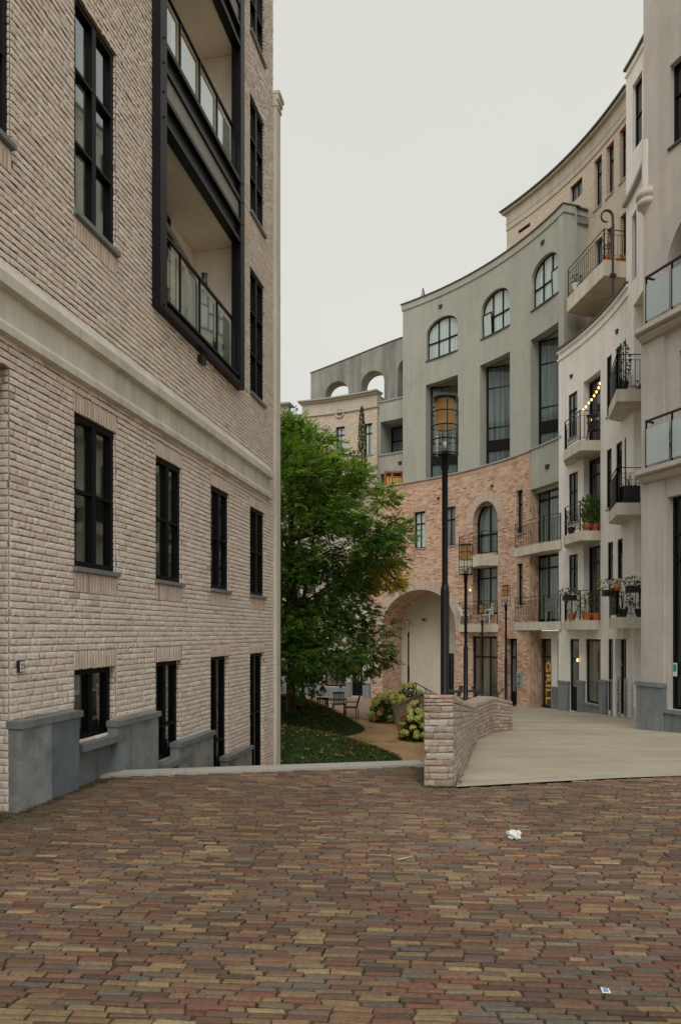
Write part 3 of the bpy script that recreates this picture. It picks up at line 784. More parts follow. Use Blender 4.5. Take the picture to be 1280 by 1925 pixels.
def arch_band(h, wdt, M, parent, proud=.012):
    c = (h['s0']+h['s1'])/2; w = (h['s1']-h['s0'])/2; r = h['rise']; mb = MB()
    n = int(pi*(w+r)/2/.062)
    for k in range(n):
        a0, a1 = pi*k/n+.15/n, pi*(k+1)/n-.15/n; q = []
        for a in (a0, a1):
            for e in (.004, wdt): q.append((c-cos(a)*(w+e), h['z1']+sin(a)*(r+e)))
        p = [q[0], q[1], q[3], q[2]]
        F_ = [M(*v, -proud) for v in p]; B_ = [M(*v, .02) for v in p]; cc = random.choice([(.55, .45, .37), (.52, .42, .34), (.58, .48, .40), (.50, .38, .31)])
        mb.hexa(F_+B_, 0, cc)
    if h['z0'] > -2 or True:
        pass
    return mb.build('arch_surround', 'painted_brick', parent)
arch_band(hArch, .42, M0, BR); arch_band(hc, .42, M0, BR)
# brick heads over the rectangular openings
for h in (ha, hb, he, hf, hg):
    mb = MB(); n = int((h['s1']-h['s0']+.1)/.075)
    for k in range(n):
        a = h['s0']-.05+(h['s1']-h['s0']+.1)*k/n; b_ = a+(h['s1']-h['s0']+.1)/n
        mb.mbox(M0, a+.004, b_-.004, h['z1']+.002, h['z1']+.22, -.008, .02, col=random.choice([(.48, .34, .26), (.50, .39, .31), (.44, .30, .22)]))
    mb.build('lintel', 'painted_brick', BR)
for h in (ha, hb): window(BR, M0, h, 2, (.68,), pane='glass_curtain' if h is ha else 'glass_grey', sill='slate_plate', fw=.07)
for h in (he, hf): window(BR, M0, h, 1, (.68,), pane='glass_grey', sill='slate_plate', fw=.07)
window(BR, M0, hc, 2, (.62,), pane='glass_drape', fw=.10, name='balcony_door')
window(BR, M0, hd, 2, (.72,), pane='glass_drape', fw=.10, name='balcony_door')
window(BR, M0, dict(hs, z0=ground(31)), 3, (.70,), pane='glass_shop', fw=.10, name='shop_front')
window(BR, M0, dict(hg, z0=ground(28.5)), 2, (.72,), pane='glass_grey', fw=.08, name='door', low=.55)
mb = MB(); MBk = MC(R0+2.02); f0, f1 = (R0+2.02)/R0*(hArch['s0']-2.2), (R0+2.02)/R0*(hArch['s1']+2.5)
mb.mbox(MBk, f0, f1, -2.2, hArch['z1']+hArch['rise']+.3, 0, .3, n=16); pw = mb.build('passage_wall', 'passage_plaster', BR)
window(pw, MBk, H(S(844.5, R0+2.0), S(853, R0+2.0), -1.6, Zc(1228, 845, R0+2), .0), 1, (), d=-.05, name='door')
mb = MB(); q = MBk(S(799, R0+2), 0, -.06); z_ = Zc(1165, 799, R0+2)
mb.tube([(q[0], q[1], z_), (q[0]-.1, q[1]-.18, z_)], .07, 8); mb.build('lamp', 'black_plastic', pw)
roofring('roof', R0, S(560), sE1, zE-.5, 5, 'zinc', BR)
roofring('ceiling', R0+2.0, S(600, R0+2), S(900, R0+2), 5.0, 3, 'plaster_grey', BR)
for x, y in ((799+25, 937), (925, 914)): vent(BR, M0, S(x), Zc(y, x), .06)
# recessed bay at the brick building's right end, with grey box above
sF0, sF1 = sE1, S(1049.5); RB = R0+.47
mb = MB(); mb.mbox(M0, sE1-.42, sE1+.006, -2.2, zE-.3, .02, .62); mb.build('corner_pier', 'brick_red', BR)
GB = thing('grey_apartment_building', (*ptc(900, R0+.3), 9), 'tall grey plastered building with three arched top windows above the brick arch', 'building')
zbx0, zbx1 = Zc(919, 1002), Zc(823, 1049)-.02
mb = MB(); mb.mbox(M0, sE1+.012, sF1+.25, zbx0, zbx1, .03, 1.6, n=3); mb.build('bay_box', 'plaster_grey', GB)
strip('sill_cap', M0, sE1+.012, sF1+.2, zbx1, zbx1+.06, -.03, .6, 'slate_plate', GB)
MBay = MC(RB)
def bay_z(y, x=1022): return EYE+(HZ-y)/F*27.9
slabE = []
f_pts = [ptc(966), ptc(1022, 15.7), ptc(1053.5, 15.95)]
yc = hit(1022, 15.7)[1]
for i, (yt, yb) in enumerate(((1019.5, 1036), (1169, 1184.5))):
    zt, zb = EYE+(HZ-yt)/F*27.62, EYE+(HZ-yb)/F*27.62
    balcony(BR, f_pts, [ptc(1060, 16.9), ptc(1000, 16.9), ptc(985, 16.15)], zt, zt-zb); slabE.append(zt)
for zt, ztop in ((slabE[0], zbx0+.02), (slabE[1], slabE[0]-.38)):
    s0_, s1_ = S(1009.5, RB), S(1052, RB)
    window(BR, MBay, H(s0_, s1_, zt+.02, ztop, .1), 2, (.80,), d=0, fw=.12, pane='glass_drape', name='balcony_door')
zl = EYE+(HZ-1201)/F*28.3
mb = MB(); mb.mbox(MC(R0+.55), S(994, R0+.55), S(1056, R0+.55), zl, slabE[1]-.36, 0, .5, n=3); mb.mbox(MC(R0+.55), S(1035.5, R0+.55), S(1046.5, R0+.55), -2.2, zl, 0, .4); mb.build('ground_wall', 'plaster_white', BR)
gd = window(BR, MC(R0+.5), H(S(1003, R0+.5), S(1035, R0+.5), ground(28.6), zl, .2), 2, (.74,), d=.1, fw=.07, pane='glass_shop', name='shop_door')
window(BR, MC(R0+.5), H(S(1046.8, R0+.5), S(1053, R0+.5), -.75, zl, .2), 1, (), d=.2, fw=.05, pane='glass_dark')
mb = MB(); mb.mbox(MC(R0+.47), S(1036, R0+.47), S(1056, R0+.47), -2.2, Zc(1291, 1040, R0+.47), 0, .3); mb.build('plinth', 'bluestone', BR)
# GRILL lettering, read downwards on the shop door
MG = MC(R0+.5); sg = S(1030.5, R0+.5); zt, zb = Zc(1243, 1030, R0+.5), Zc(1323, 1030, R0+.5)
gp = Vector(MG(sg, (zt+zb)/2, -.03)); tx = (Vector(MG(sg+.1, 0, 0))-Vector(MG(sg-.1, 0, 0))).normalized()
gs = thing('shop_sign', gp, 'orange GRILL lettering running down the glass door at the brick pier', 'sign')
tm = text_mesh('GRILL', .58, .012, 'lettering', 'sign_orange', gs, Matrix.Identity(4))
vs = [v.co for v in tm.data.vertices]; w_ = max(v.x for v in vs)-min(v.x for v in vs); h_ = max(v.y for v in vs)-min(v.y for v in vs)
tm.data.transform(frame_at(gp, (0, 0, -1), tx) @ Matrix.Diagonal(((zt-zb)/w_, .30/h_, 1, 1)))
# name plaque on the brick pier
def plaque(x0, x1, y0, y1, R, label, marks, d=-.05):
    M = MC(R); s0, s1 = S(x0, R), S(x1, R); z0, z1 = Zc(y1, x0, R), Zc(y0, x0, R)
    t = thing('name_plaque', M((s0+s1)/2, z0, d), label, 'plaque')
    mb = MB(); mb.mbox(M, s0, s1, z0, z1, d, -.012); mb.build('board', 'slate_plate', t)
    mb = MB(); w = s1-s0; h = z1-z0; random.seed(marks)
    c = s0+w*.5; mb.mbox(M, c-w*.03, c+w*.06, z0+h*.08, z1-h*.08, d-.006, d-.001); z = z0+h*.1
    while z < z1-h*.12:
        a = random.choice((.24, .34, .4)); mb.mbox(M, c-w*a*random.choice((0, 1)), c+w*a, z, z+.035, d-.007, d-.002); z += random.uniform(.07, .16)
    mb.build('lettering', 'black_plastic', t); random.seed(marks+5)
plaque(972, 981, 1263, 1291, R0, 'upright grey name plaque with dark letters on the brick pier left of the shop sign', 4)
# --- grey building above
RG = R0+.3; MG_ = MC(RG); zG = Zc(368, 1060, R0)
sG0, sG1 = S(757, RG), S(1059, RG)
hw = []
for xl, xr, ys, yb, ym, xm in ((801, 860, 629, 679.5, 594, 836), (904, 957.6, 589.5, 638.7, 543, 936), (998, 1048.6, 529, 584, 473, 1029)):
    h = CW(GB, RG, xl, xr, ys, yb, rise_y=(xm, ym), depth=.25); hw.append(h)
ht = []
for xl, xr, yt in ((800, 860.4, 725), (901.7, 958, 688), (997, 1049, 637)):
    h = CW(GB, RG, xl, xr, yt, 900, depth=.42)
    h['z0'] = 7.9 if xl < 990 else zbx1+.02; ht.append(h)
zm = sum(h['z1'] for h in ht)/3
for h in ht: h['z1'] = zm
zs_ = sum(h['z0'] for h in hw)/3; zsp = sum(h['z1'] for h in hw)/3; zr_ = sum(h['rise'] for h in hw)/3
for h in hw: h['z0'], h['z1'], h['rise'] = zs_, zsp, zr_
wall('wall', MG_, sG0, sG1, 7.6, zG, hw+ht, ['plaster_grey'], GB, T=.6, ds=.4)
strip('cornice', MG_, sG0-.06, sG1+.05, zG-.30, zG-.0, -.05, .5, 'plaster_grey', GB)
strip('parapet_cap', MG_, sG0-.10, sG1+.08, zG, zG+.05, -.10, .7, 'roof_edge', GB)
for i, h in enumerate(hw):
    window(GB, MG_, h, 3, (.66,), pane='glass_curtain', fw=.055, mw=.06, sill='roof_edge', sillp=.04)
    mb = MB()
    if i:   # tilted casement
        w = (h['s1']-h['s0'])/3; a = h['s0']+(.03 if i == 1 else 2*w+.03)
        def MT(s, z, d, h=h): return MG_(s, z, d+.115-.06*(z-h['z0'])/1.2)
        for q in ((a, a+.05, 0, 1.05), (a+w-.09, a+w-.04, 0, 1.05), (a+.05, a+w-.09, 0, .05), (a+.05, a+w-.09, 1.0, 1.05)):
            mb.mbox(MT, q[0], q[1], h['z0']+.05+q[2], h['z0']+.05+q[3], 0, .04)
        cs = mb.build('tilted_casement', 'black_frame', GB)
        mb = MB(); mb.face([MT(a+.05, h['z0']+.1, .02), MT(a+w-.09, h['z0']+.1, .02), MT(a+w-.09, h['z0']+1.05, .02), MT(a+.05, h['z0']+1.05, .02)]); mb.build('pane', 'glass_curtain', cs)
for i, h in enumerate(ht):   # loggias glazed on a skewed line behind the facade
    w = h['s1']-h['s0']; d0_, dsl = .42, 1.25
    mb = MB(); e0, e1 = h['s0'], h['s1']
    mb.face([MG_(e0, zm, .6), MG_(e1, zm, .6), MG_(e1, zm, 3), MG_(e0, zm, 3)]); mb.face([MG_(e1+.01, h['z0'], .6), MG_(e1+.01, h['z0'], 3), MG_(e1+.01, zm, 3), MG_(e1+.01, zm, .6)])
    mb.build('loggia', 'plaster_grey', GB)
    hh = H(e0+.004, e1-.004, h['z0'], zm-.004, .42)
    zz = [Zc(y, x, RG) for y, x in ((719, 957), (760, 957), (802, 957), (826, 957))]
    tr = [(z-hh['z0'])/(zm-hh['z0']) for z in (13.2, 11.35, 9.3)]
    f = window(GB, MG_, hh, 2 if i != 2 else 1, tr, d=.44, dslope=dsl, fw=.06, pane='glass_drape', name='loggia_glazing')
    mb = MB(); mb.mbox(lambda s, z, d: MG_(s, z, d+.43+dsl*(s-e0)/w), e0+.02, e1-.02, 10.25, 10.75, -.03, .1); mb.build('floor_edge', 'black_frame', f)
for x, y in ((828, 577), (1020, 457), (1006+20, 884)):
    vent(GB, MG_ if y < 800 else M0, S(x, RG), Zc(y, x, RG), .09)
roofring('roof', RG, sG0, sG1, zG-.35, 6, 'zinc', GB)
# end wall on the left, return wall on the right
mb = MB(); mb.mbox(MG_, sG0, sG0+.3, 7.6, zG-.01, .61, 6); mb.build('side_wall', 'plaster_grey', GB)
p0 = Vector(ptc(1059.5, RG)); p1 = p0+Vector((.93, .37)).normalized()*1.75
def Mret(s, z, d): q = p0+(p1-p0).normalized()*s+Vector((-.37, .93)).normalized()*(d+.02); return (q.x, q.y, z)
mb = MB(); mb.mbox(Mret, 0, 1.75, 12.4, zG-.002, 0, .3); mb.build('return_wall', 'plaster_grey', GB)
mb = MB(); mb.mbox(Mret, 0, 1.75, zG, zG+.05, -.08, .3); mb.mbox(Mret, .02, 1.75, zG-.30, zG-.25, -.03, .0); mb.build('parapet_cap', 'roof_edge', GB)
q = ptc(795, RG+.3); z_ = zG+.05
t = MB()
for dx in (-.14, .14): t.bar((q[0]+dx, q[1], z_), (q[0], q[1], z_+.62), .035)
t.bar((q[0]-.08, q[1], z_+.28), (q[0]+.08, q[1], z_+.28), .03); t.bar((q[0]+.1, q[1]+.3, z_), (q[0], q[1], z_+.62), .035)
tag(t.build('roof_tripod', 'dark_metal', origin=(q[0], q[1], z_)), 'small dark metal tripod on the roof edge of the grey building', 'bracket')
# --- grey wing left of it, set back
RW = R0+1.0; MW = MC(RW); zW = Zc(748, 757, RW)
WG = thing('grey_wing', (*ptc(735, RW), 8), 'lower grey plastered wing between the beige brick house and the tall grey building', 'building')
hl1 = H(S(715, RW), S(762, RW), Zc(846, 757, RW)-.05, Zc(785, 757, RW), 1.3); hl2 = H(S(715, RW), S(762, RW), 7.8, Zc(885, 757, RW), .8)
wall('wall', MW, S(706, RW), S(766, RW), 7.6, zW, [hl1, hl2], ['plaster_grey'], WG, T=.4)
strip('parapet_cap', MW, S(707, RW), S(764, RW), zW, zW+.07, -.06, .5, 'slate_plate', WG)
strip('sill', MW, S(713, RW), S(762, RW), hl1['z0']-.07, hl1['z0']-.003, -.06, .05, 'slate_plate', WG)
window(WG, MW, hl1, 2, (.55,), d=1.25, fw=.08, pane='glass_drape', name='loggia_glazing')
window(WG, MW, hl2, 2, (.8,), d=.7, fw=.08, pane='glass_grey', name='loggia_glazing')
vent(WG, MW, S(752, RW), Zc(871, 752, RW), .09)
roofring('roof', RW, S(706, RW), S(766, RW), zW-.1, 4, 'zinc', WG)
# --- beige brick house with the round niche
RH = R0+.8; MH = MC(RH); zH = Zc(738, 704, RH); sH0, sH1 = S(569, RH), S(708.6, RH)
HB = thing('beige_brick_house', (*ptc(640, RH), 8), 'beige brick house with a round stone niche and cornice behind the big tree', 'building')
hh_ = []
for xl, xr, yt, yb in ((578, 595, 812, 860), (631.5, 648, 803, 853), (684.5, 699.5, 797, 856)):
    hh_.append(CW(HB, RH, xl, xr, yt, yb))
wall('wall', MH, sH0, sH1, 7.6, zH, hh_, ['brick_beige'], HB, T=.4)
for h in hh_: window(HB, MH, h, 2, (.7,), pane='glass_curtain', sill='slate_plate', fw=.06)
strip('frieze', MH, sH0-.02, sH1+.02, zH-.75, zH, -.05, .4, 'plaster_beige', HB); strip('moulding', MH, sH0-.04, sH1+.04, zH-.80, zH-.74, -.09, .3, 'plaster_beige', HB)
strip('cornice', MH, sH0-.22, sH1+.1, zH, zH+.08, -.28, .5, 'slate_plate', HB); strip('cornice_mould', MH, sH0-.12, sH1+.05, zH-.10, zH-.004, -.16, .4, 'plaster_beige', HB)
so, zo = S(639, RH), Zc(777, 639, RH); mb = MB(); P = []
for r_, d_ in ((.29, .0), (.29, -.05), (.26, -.08), (.21, -.08), (.18, -.04), (.18, .0)):
    P.append([MH(so+r_*cos(2*pi*k/24), zo+r_*sin(2*pi*k/24), d_) for k in range(24)])
mb.grid(P, True); mb.build('round_niche', 'plaster_beige', HB)
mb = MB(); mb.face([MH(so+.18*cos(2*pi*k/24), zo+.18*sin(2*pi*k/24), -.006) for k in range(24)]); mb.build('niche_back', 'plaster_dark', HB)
roofring('roof', RH, sH0, sH1, zH-.1, 4, 'zinc', HB)
# --- parapet wall with open arches behind them
RP = R0+3.2; MP = MC(RP); sP0, sP1 = S(584, RP), S(800, RP); za_, zb_ = Zc(702, 585, RP), Zc(635, 757, RP); s757 = S(757, RP)
AP = thing('arcaded_parapet', (*ptc(670, RP), 12), 'dark grey roof-top wall pierced by round arches that show the sky', 'wall')
def arch_h(x0, x1, ytop, zb=12.0):
    s0, s1 = S(x0, RP), S(x1, RP); w = (s1-s0)/2; top = Zc(ytop, (x0+x1)/2+4, RP); return H(s0, s1, zb, top-w, .9, w)
zfP = lambda s: za_+(zb_-za_)*(1-(1-min(1.2, max(0, (s-sP0)/(s757-sP0))))**1.35) if s < s757 else zb_+(s-s757)*.12
wall('wall', MP, sP0, sP1, 11.0, zfP, [arch_h(612, 655, 716), arch_h(679, 722, 696), arch_h(747, 790, 668)], ['plaster_dark'], AP, T=.9, ds=.35)
mb = MB(); n = 30
for k in range(n):
    a, b_ = sP0-.03+(sP1-sP0)*k/n, sP0-.03+(sP1-sP0)*(k+1)/n
    mb.hexa([MP(a, zfP(a)+.002, -.03), MP(b_, zfP(b_)+.002, -.03), MP(b_, zfP(b_)+.002, .93), MP(a, zfP(a)+.002, .93), MP(a, zfP(a)+.06, -.03), MP(b_, zfP(b_)+.06, -.03), MP(b_, zfP(b_)+.06, .93), MP(a, zfP(a)+.06, .93)])
mb.build('parapet_cap', 'roof_edge', AP)
# --- far left corner house
RL = R0+.8; ML2 = MC(RL)
FH = thing('corner_house', (*ptc(545, RL), 8), 'far beige plastered house just right of the left building corner, above the tree', 'building')
zq = Zc(762, 532, RL)
wall('wall', ML2, S(480, RL), S(542, RL), 7.6, zq, [], ['plaster_beige'], FH, T=.5)
strip('cornice', ML2, S(480, RL), S(547, RL), zq, zq+.10, -.25, .6, 'slate_plate', FH); strip('moulding', ML2, S(480, RL), S(543, RL), zq-.5, zq-.44, -.05, .3, 'plaster_beige', FH)
zq2 = Zc(778, 556, RL)
wall('link_wall', MC(RL+.4), S(541, RL+.4), S(571, RL+.4), 7.6, zq2, [H(S(546, RL+.4), S(566, RL+.4), Zc(830, 556, RL), Zc(793, 556, RL), .4)], ['plaster_grey'], FH, T=.5)
window(FH, MC(RL+.4), H(S(546, RL+.4), S(566, RL+.4), Zc(830, 556, RL), Zc(793, 556, RL), .4), 2, (), pane='glass_grey')
strip('parapet_cap', MC(RL+.4), S(541, RL+.4), S(571, RL+.4), zq2, zq2+.08, -.08, .6, 'slate_plate', FH)
roofring('roof', RL, S(480, RL), S(542, RL), zq-.3, 4, 'zinc', FH)
# --- long ground storey behind the tree
GS = thing('plastered_ground_storey', (*ptc(600, R0), -1.6), 'pale plastered ground storey with bluestone base and glazed doors behind the tree', 'building')
hdr = H(S(660), S(681.5), -1.62, Zc(1225, 660), .25); hwn = H(S(610), S(650), Zc(1290, 610), Zc(1222, 610), .25)
h2 = H(S(555), S(590), Zc(1290, 555), Zc(1222, 555), .25)
more = [H(S(x), S(x+24), 3.9, 6.1, .22) for x in (528, 570, 612, 655)]
zgs = zE-.1
wall('wall', M0, S(470), S(696.5), -2.2, zgs, [hdr, hwn, h2]+more, ['plaster_beige'], GS, T=.4)
window(GS, M0, hdr, 1, (), fw=.09, low=.85, name='door'); window(GS, M0, hwn, 2, (), fw=.07, pane='glass_shop'); window(GS, M0, h2, 2, (), fw=.07, pane='glass_shop')
for h in more: window(GS, M0, h, 2, (.6,), pane='glass_grey')
zpl = Zc(1284, 640)
for a, b_ in ((S(470), S(554)), (S(590.5), S(609.5)), (S(651), S(659)), (S(682.5), S(696))):
    strip('plinth', M0, a, b_, -2.2, zpl, -.07, .02, 'bluestone', GS); strip('plinth_cap', M0, a-.01, b_+.01, zpl, zpl+.07, -.10, .02, 'bluestone_cap', GS)
for a, b_ in ((S(554.5), S(590)), (S(610), S(650.5))):
    strip('plinth', M0, a, b_, -2.2, Zc(1292, 630), -.05, .02, 'bluestone', GS)
roofring('terrace', R0, S(470), S(697), zgs-.05, 1.6, 'terrace_paving', GS)
mb = MB(); sx_ = S(671.5); zx = Zc(1273, 671); mb.mbox(M0, sx_-.10, sx_+.12, zx-.22, zx+.22, .14, .15)
tag(mb.build('poster', 'white_plastic'), 'white paper notice taped inside the dark door left of the arch', 'poster')
# --- white plastered terrace houses on the right
WB = thing('white_terrace_house', (*ptc(1110), -1.2), 'white plastered curved house with corner balconies, right of the brick bay', 'building')
zB = Zc(604, 1119); sB0, sB1 = S(1049.5), S(1180.5)
wins = []
for xl, xr, yt, yb in ((1068, 1084.5, 744, 826), (1069, 1085.5, 892, 983), (1069, 1085.5, 1044, 1111), (1139.5, 1149, 682, 785), (1156.5, 1168, 656, 768), (1173, 1178.5, 632, 700),
                       (1139.5, 1149, 852, 957), (1157.5, 1168.5, 835, 940), (1173, 1179, 820, 920), (1141.5, 1151.5, 1021, 1092), (1160, 1169.5, 1015, 1092), (1176, 1179.5, 1008, 1092)):
    wins.append(CW(WB, R0, xl, xr, yt, yb, depth=.11))
for g in (wins[3:6], wins[6:9], wins[9:12]):
    za = sum(h['z1'] for h in g)/3; zb = g[0]['z0']
    for h in g: h['z1'], h['z0'] = za, zb
hlogB = H(S(1096), S(1128), Zc(1184, 1096)+.0, Zc(719, 1096), .30)
dB1 = CW(WB, R0, 1071, 1087.5, 1201, 1335, depth=.12); dB2 = CW(WB, R0, 1100, 1128, 1201, 1320, depth=.14); dB3 = CW(WB, R0, 1143, 1151.5, 1201, 1335, depth=.1)
dB4 = CW(WB, R0, 1165, 1180.2, 1201, 1341, depth=.12)
wall('wall', M0, sB0, sB1, -2.2, zB, wins+[hlogB, dB1, dB2, dB3, dB4], ['plaster_white'], WB, T=.62, ds=.4)
strip('cornice', M0, sB0-.06, sB1, zB-.40, zB-.34, -.05, .3, 'plaster_white', WB); strip('parapet_cap', M0, sB0-.10, sB1, zB-.02, zB+.06, -.12, .6, 'roof_edge', WB); strip('parapet_mould', M0, sB0-.05, sB1, zB-.12, zB-.024, -.07, .5, 'plaster_white', WB)
for h in wins: window(WB, M0, h, 2 if h['s1']-h['s0'] > .6 else 1, (.62,), pane='glass_grey' if h in wins[:3] else 'glass_dark', sill='slate_plate', sillp=.04, fw=.055)
window(WB, M0, dB1, 1, (.72,), pane='glass_grey', fw=.07, name='door', low=.9); window(WB, M0, dB2, 1, (), pane='glass_shop', fw=.08, name='shop_window')
window(WB, M0, dB3, 1, (), pane='glass_shop', fw=.06, name='shop_window'); window(WB, M0, dB4, 2, (.74,), pane='glass_shop', fw=.07, name='door')
# loggia back
MLB = lambda s, z, d: M0(s, z, d)
lb0, lb1 = hlogB['s0'], hlogB['s1']
mb = MB(); mb.face([M0(lb0, -0.6, .31), M0(lb1, -.6, .31), M0(lb1, 12.3, .31), M0(lb0, 12.3, .31)]); mb.build('loggia_back', 'plaster_white', WB)
YB = 24.2; cB = Vector((449.5/F*YB, YB))
frontB = [ptc(1063), (418.5/F*25.62, 25.62), (cB.x, cB.y), (cB.x+.80, cB.y)]; innerB = [(cB.x+1.05, cB.y+.6), ptc(1075, 16.35)]
zfl = []
for yt, yb in ((827.3, 845), (997.5, 1013.8), (1166, 1182)):
    zt = EYE+(HZ-yt)/F*YB; balcony(WB, frontB, innerB, zt, (yb-yt)/F*YB+.03); zfl.append(zt)
for i, zf in enumerate(zfl):
    zt = (hlogB['z1'] if i == 0 else zfl[i-1]-.4)
    hh = H(lb0+.02, lb1-.03, zf+.01, zt-.05, .3)
    window(WB, M0, hh, 1, (.78,), d=.22, fw=.09, pane='glass_dark', name='balcony_door')
YR = 20.5; cR = Vector((518/F*YR, YR)); frontR = [(9.02, 22.5), (503/F*22.25, 22.25), (cR.x, cR.y), (cR.x+.86, cR.y)]; innerR = [(9.35, 21.0), (9.5, 22.4)]
zfr = []
for yt, yb in ((731.4, 753), (945, 966), (1160, 1180)):
    zt = EYE+(HZ-yt)/F*YR; balcony(WB, frontR, innerR, zt, (yb-yt)/F*YR+.02); zfr.append(zt)
# solid dark screens on the far side of the right hand balconies
for i, zf in enumerate(zfr):
    a = Vector(frontR[1]); b_ = Vector(frontR[2]); u = (b_-a).normalized(); a2 = a+u*.12; b2 = b_-u*.12; n = Vector((u.y, -u.x))*.03
    mb = MB(); q = [(a2.x-n.x+.06, a2.y-n.y), (b2.x-n.x+.06, b2.y-n.y), (b2.x+n.x+.06, b2.y+n.y), (a2.x+n.x+.06, a2.y+n.y)]
    mb.prism(q, zf+.10, zf+.95); mb.build('privacy_screen', 'black_plastic', WB)
for x, y in ((1074, 708), (1160, 624)): vent(WB, M0, S(x), Zc(y, x), .07)
# bluestone plinth between the openings
zp = [Zc(1284, 1060), Zc(1284, 1094), Zc(1283, 1135), Zc(1283, 1158)]
for (x0, x1), z_ in zip(((1052, 1070.5), (1088, 1099.5), (1128.5, 1142.5), (1152, 1160)), zp):
    strip('plinth', M0, S(x0), S(x1), -2.2, z_, -.09, .02, 'bluestone', WB, .25); strip('plinth_cap', M0, S(x0)-.02, S(x1)+.02, z_, z_+.09, -.12, .02, 'bluestone_cap', WB)
strip('plinth', M0, S(1100), S(1128), -2.2, dB2['z0']-.08, -.06, .02, 'bluestone', WB); strip('sill', M0, S(1099.8), S(1128.2), dB2['z0']-.075, dB2['z0']-.003, -.10, .2, 'bluestone_cap', WB)
# framed door surround
for x0, x1 in ((1160.5, 1164.8),):
    strip('door_surround', M0, S(x0), S(x1), -2.2, Zc(1182, 1160), -.16, .02, 'plaster_white', WB)
strip('door_surround', M0, S(1164.9), S(1180.4), dB4['z1']+.0, Zc(1182, 1160), -.16, .02, 'plaster_white', WB)
plaque(1160.5, 1166, 1271, 1344, R0-.16, 'tall grey plaque with dark letters left of the last white house door', 11, -.04)
plaque(1174.5, 1180, 1276, 1350, R0-.16, 'tall grey plaque with dark letters right of the last white house door', 12, -.04)
roofring('roof_terrace', R0, sB0, sB1+1, zB-.35, 1.5, 'terrace_paving', WB)
for x, y, k in ((1088.5, 1241, 0), (1180, 1249, 1)):
    q = M0(S(x), Zc(y, x), -.08 if k == 0 else -.22)
    mb = MB(); mb.lathe(q, [(0, -.06), (.03, -.06), (.035, 0), (.03, .06), (0, .06)], 10)
    tag(mb.build('wall_lamp', 'warm_light' if k == 0 else 'zinc', origin=q), 'small lit wall lamp beside the narrow white house door' if k == 0 else 'unlit metal wall lamp right of the last white house door', 'wall lamp')
# --- next house round the bend (only a sliver is seen)
NH = thing('tall_white_house', (*ptc(1195), -1), 'tall pale house squeezed between the white terrace house and the near grey corner', 'building')
R2 = R0+.95; z15 = Zc(375, 1185); s20 = S(1183); sEnd = R0*(PH0-radians(-21)); sT = S(1176, R2)
hN = [H(s20+.18, s20+.62, Zc(530, 1189), Zc(404, 1189), .2), H(s20+.35, s20+2.4, -.5, Zc(570, 1193), .9)]
wall('wall', M0, s20-.33, sEnd, -2.2, z15, hN, ['plaster_white'], NH, T=.6, ds=.3)
window(NH, M0, hN[0], 1, (.5,), fw=.06); window(NH, M0, H(hN[1]['s0']+.5, hN[1]['s1'], -.5, hN[1]['z1'], .9), 3, (.1, .35, .45, .7, .8), fw=.08)
strip('parapet_cap', M0, s20-.35, sEnd, z15, z15+.12, -.14, .6, 'slate_plate', NH)
zN = Zc(132, 1177, R2); sE2 = sEnd*R2/R0
wall('upper_wall', MC(R2), sT, sE2, 14, zN, [H(S(1183, R2)+.2, S(1183, R2)+.9, zN-3.2, zN-.9, .2)], ['plaster_white'], NH, T=.5, ds=.3)
window(NH, MC(R2), H(S(1183, R2)+.2, S(1183, R2)+.9, zN-3.2, zN-.9, .2), 1, (.5,))
strip('roof_cap', MC(R2), sT-.06, sE2, zN, zN+.08, -.08, .6, 'roof_edge', NH); strip('cornice', MC(R2), sT, sE2, zN-.28, zN-.22, -.06, .3, 'plaster_white', NH)
roofring('roof', R2, sT, sE2, zN-.1, 5, 'zinc', NH)
# --- brick tower behind the terrace
RT = R0+1.45; MT_ = MC(RT); zT = Zc(397, 947, RT)-.12; sT0, sT1 = S(952, RT), S(1184, RT)
TB = thing('curved_brick_tower', (*ptc(1060, RT), 13), 'tall beige brick curved block with deep cornice and red window heads at upper right', 'building')
tw = []
for xl, xr, yt, yb in ((1116, 1130.5, 307, 398), (1139, 1153, 279, 374.5), (1163.6, 1179, 246, 345)): tw.append(CW(TB, RT, xl, xr, yt, yb, depth=.24))
for a in (tw,):
    zt = sum(h['z1'] for h in a)/3; zb = sum(h['z0'] for h in a)/3
    for h in a: h['z1'], h['z0'] = zt, zb
tw2 = [H(h['s0']+.04, h['s1']+.04, 13.6 if i < 2 else 14.6, Zc(453, 1120, RT), .24) for i, h in enumerate(tw)]
sm1 = CW(TB, RT, 1071, 1093.5, 353, 385, depth=.2); sm2 = CW(TB, RT, 973, 996, 434, 441, depth=.2)
wall('wall', MT_, sT0, sT1, 12, zT, tw+tw2+[sm1, sm2], ['brick_tower', 'brick_soffit'], TB, T=.45, ds=.4, rmi=0, smi=1)
for h in tw: window(TB, MT_, h, 1, (.72,), pane='glass_grey', sill='slate_plate', fw=.06)
for h in tw2: window(TB, MT_, h, 1, (.75,), pane='glass_grey', fw=.07, name='terrace_door')
window(TB, MT_, sm1, 2, (), pane='glass_grey', fw=.05); window(TB, MT_, sm2, 1, (), pane='glass_grey', fw=.04)
for z0, z1, d in ((-.10, .0, .16), (-.62, -.57, .035), (-.90, -.85, .04)):
    strip('cornice', MT_, sT0-(.2 if z0 > -.3 else .02), sT1, zT+z0+.002, zT+z1, -d, .3, 'plaster_beige', TB)
strip('frieze', MT_, sT0-.01, sT1, zT-.85, zT-.10, -.02, .3, 'plaster_beige', TB)
strip('roof_edge', MT_, sT0-.26, sT1, zT+.003, zT+.07, -.24, .6, 'roof_edge', TB)
roofring('roof', RT, sT0, sT1, zT-.1, 6, 'zinc', TB)
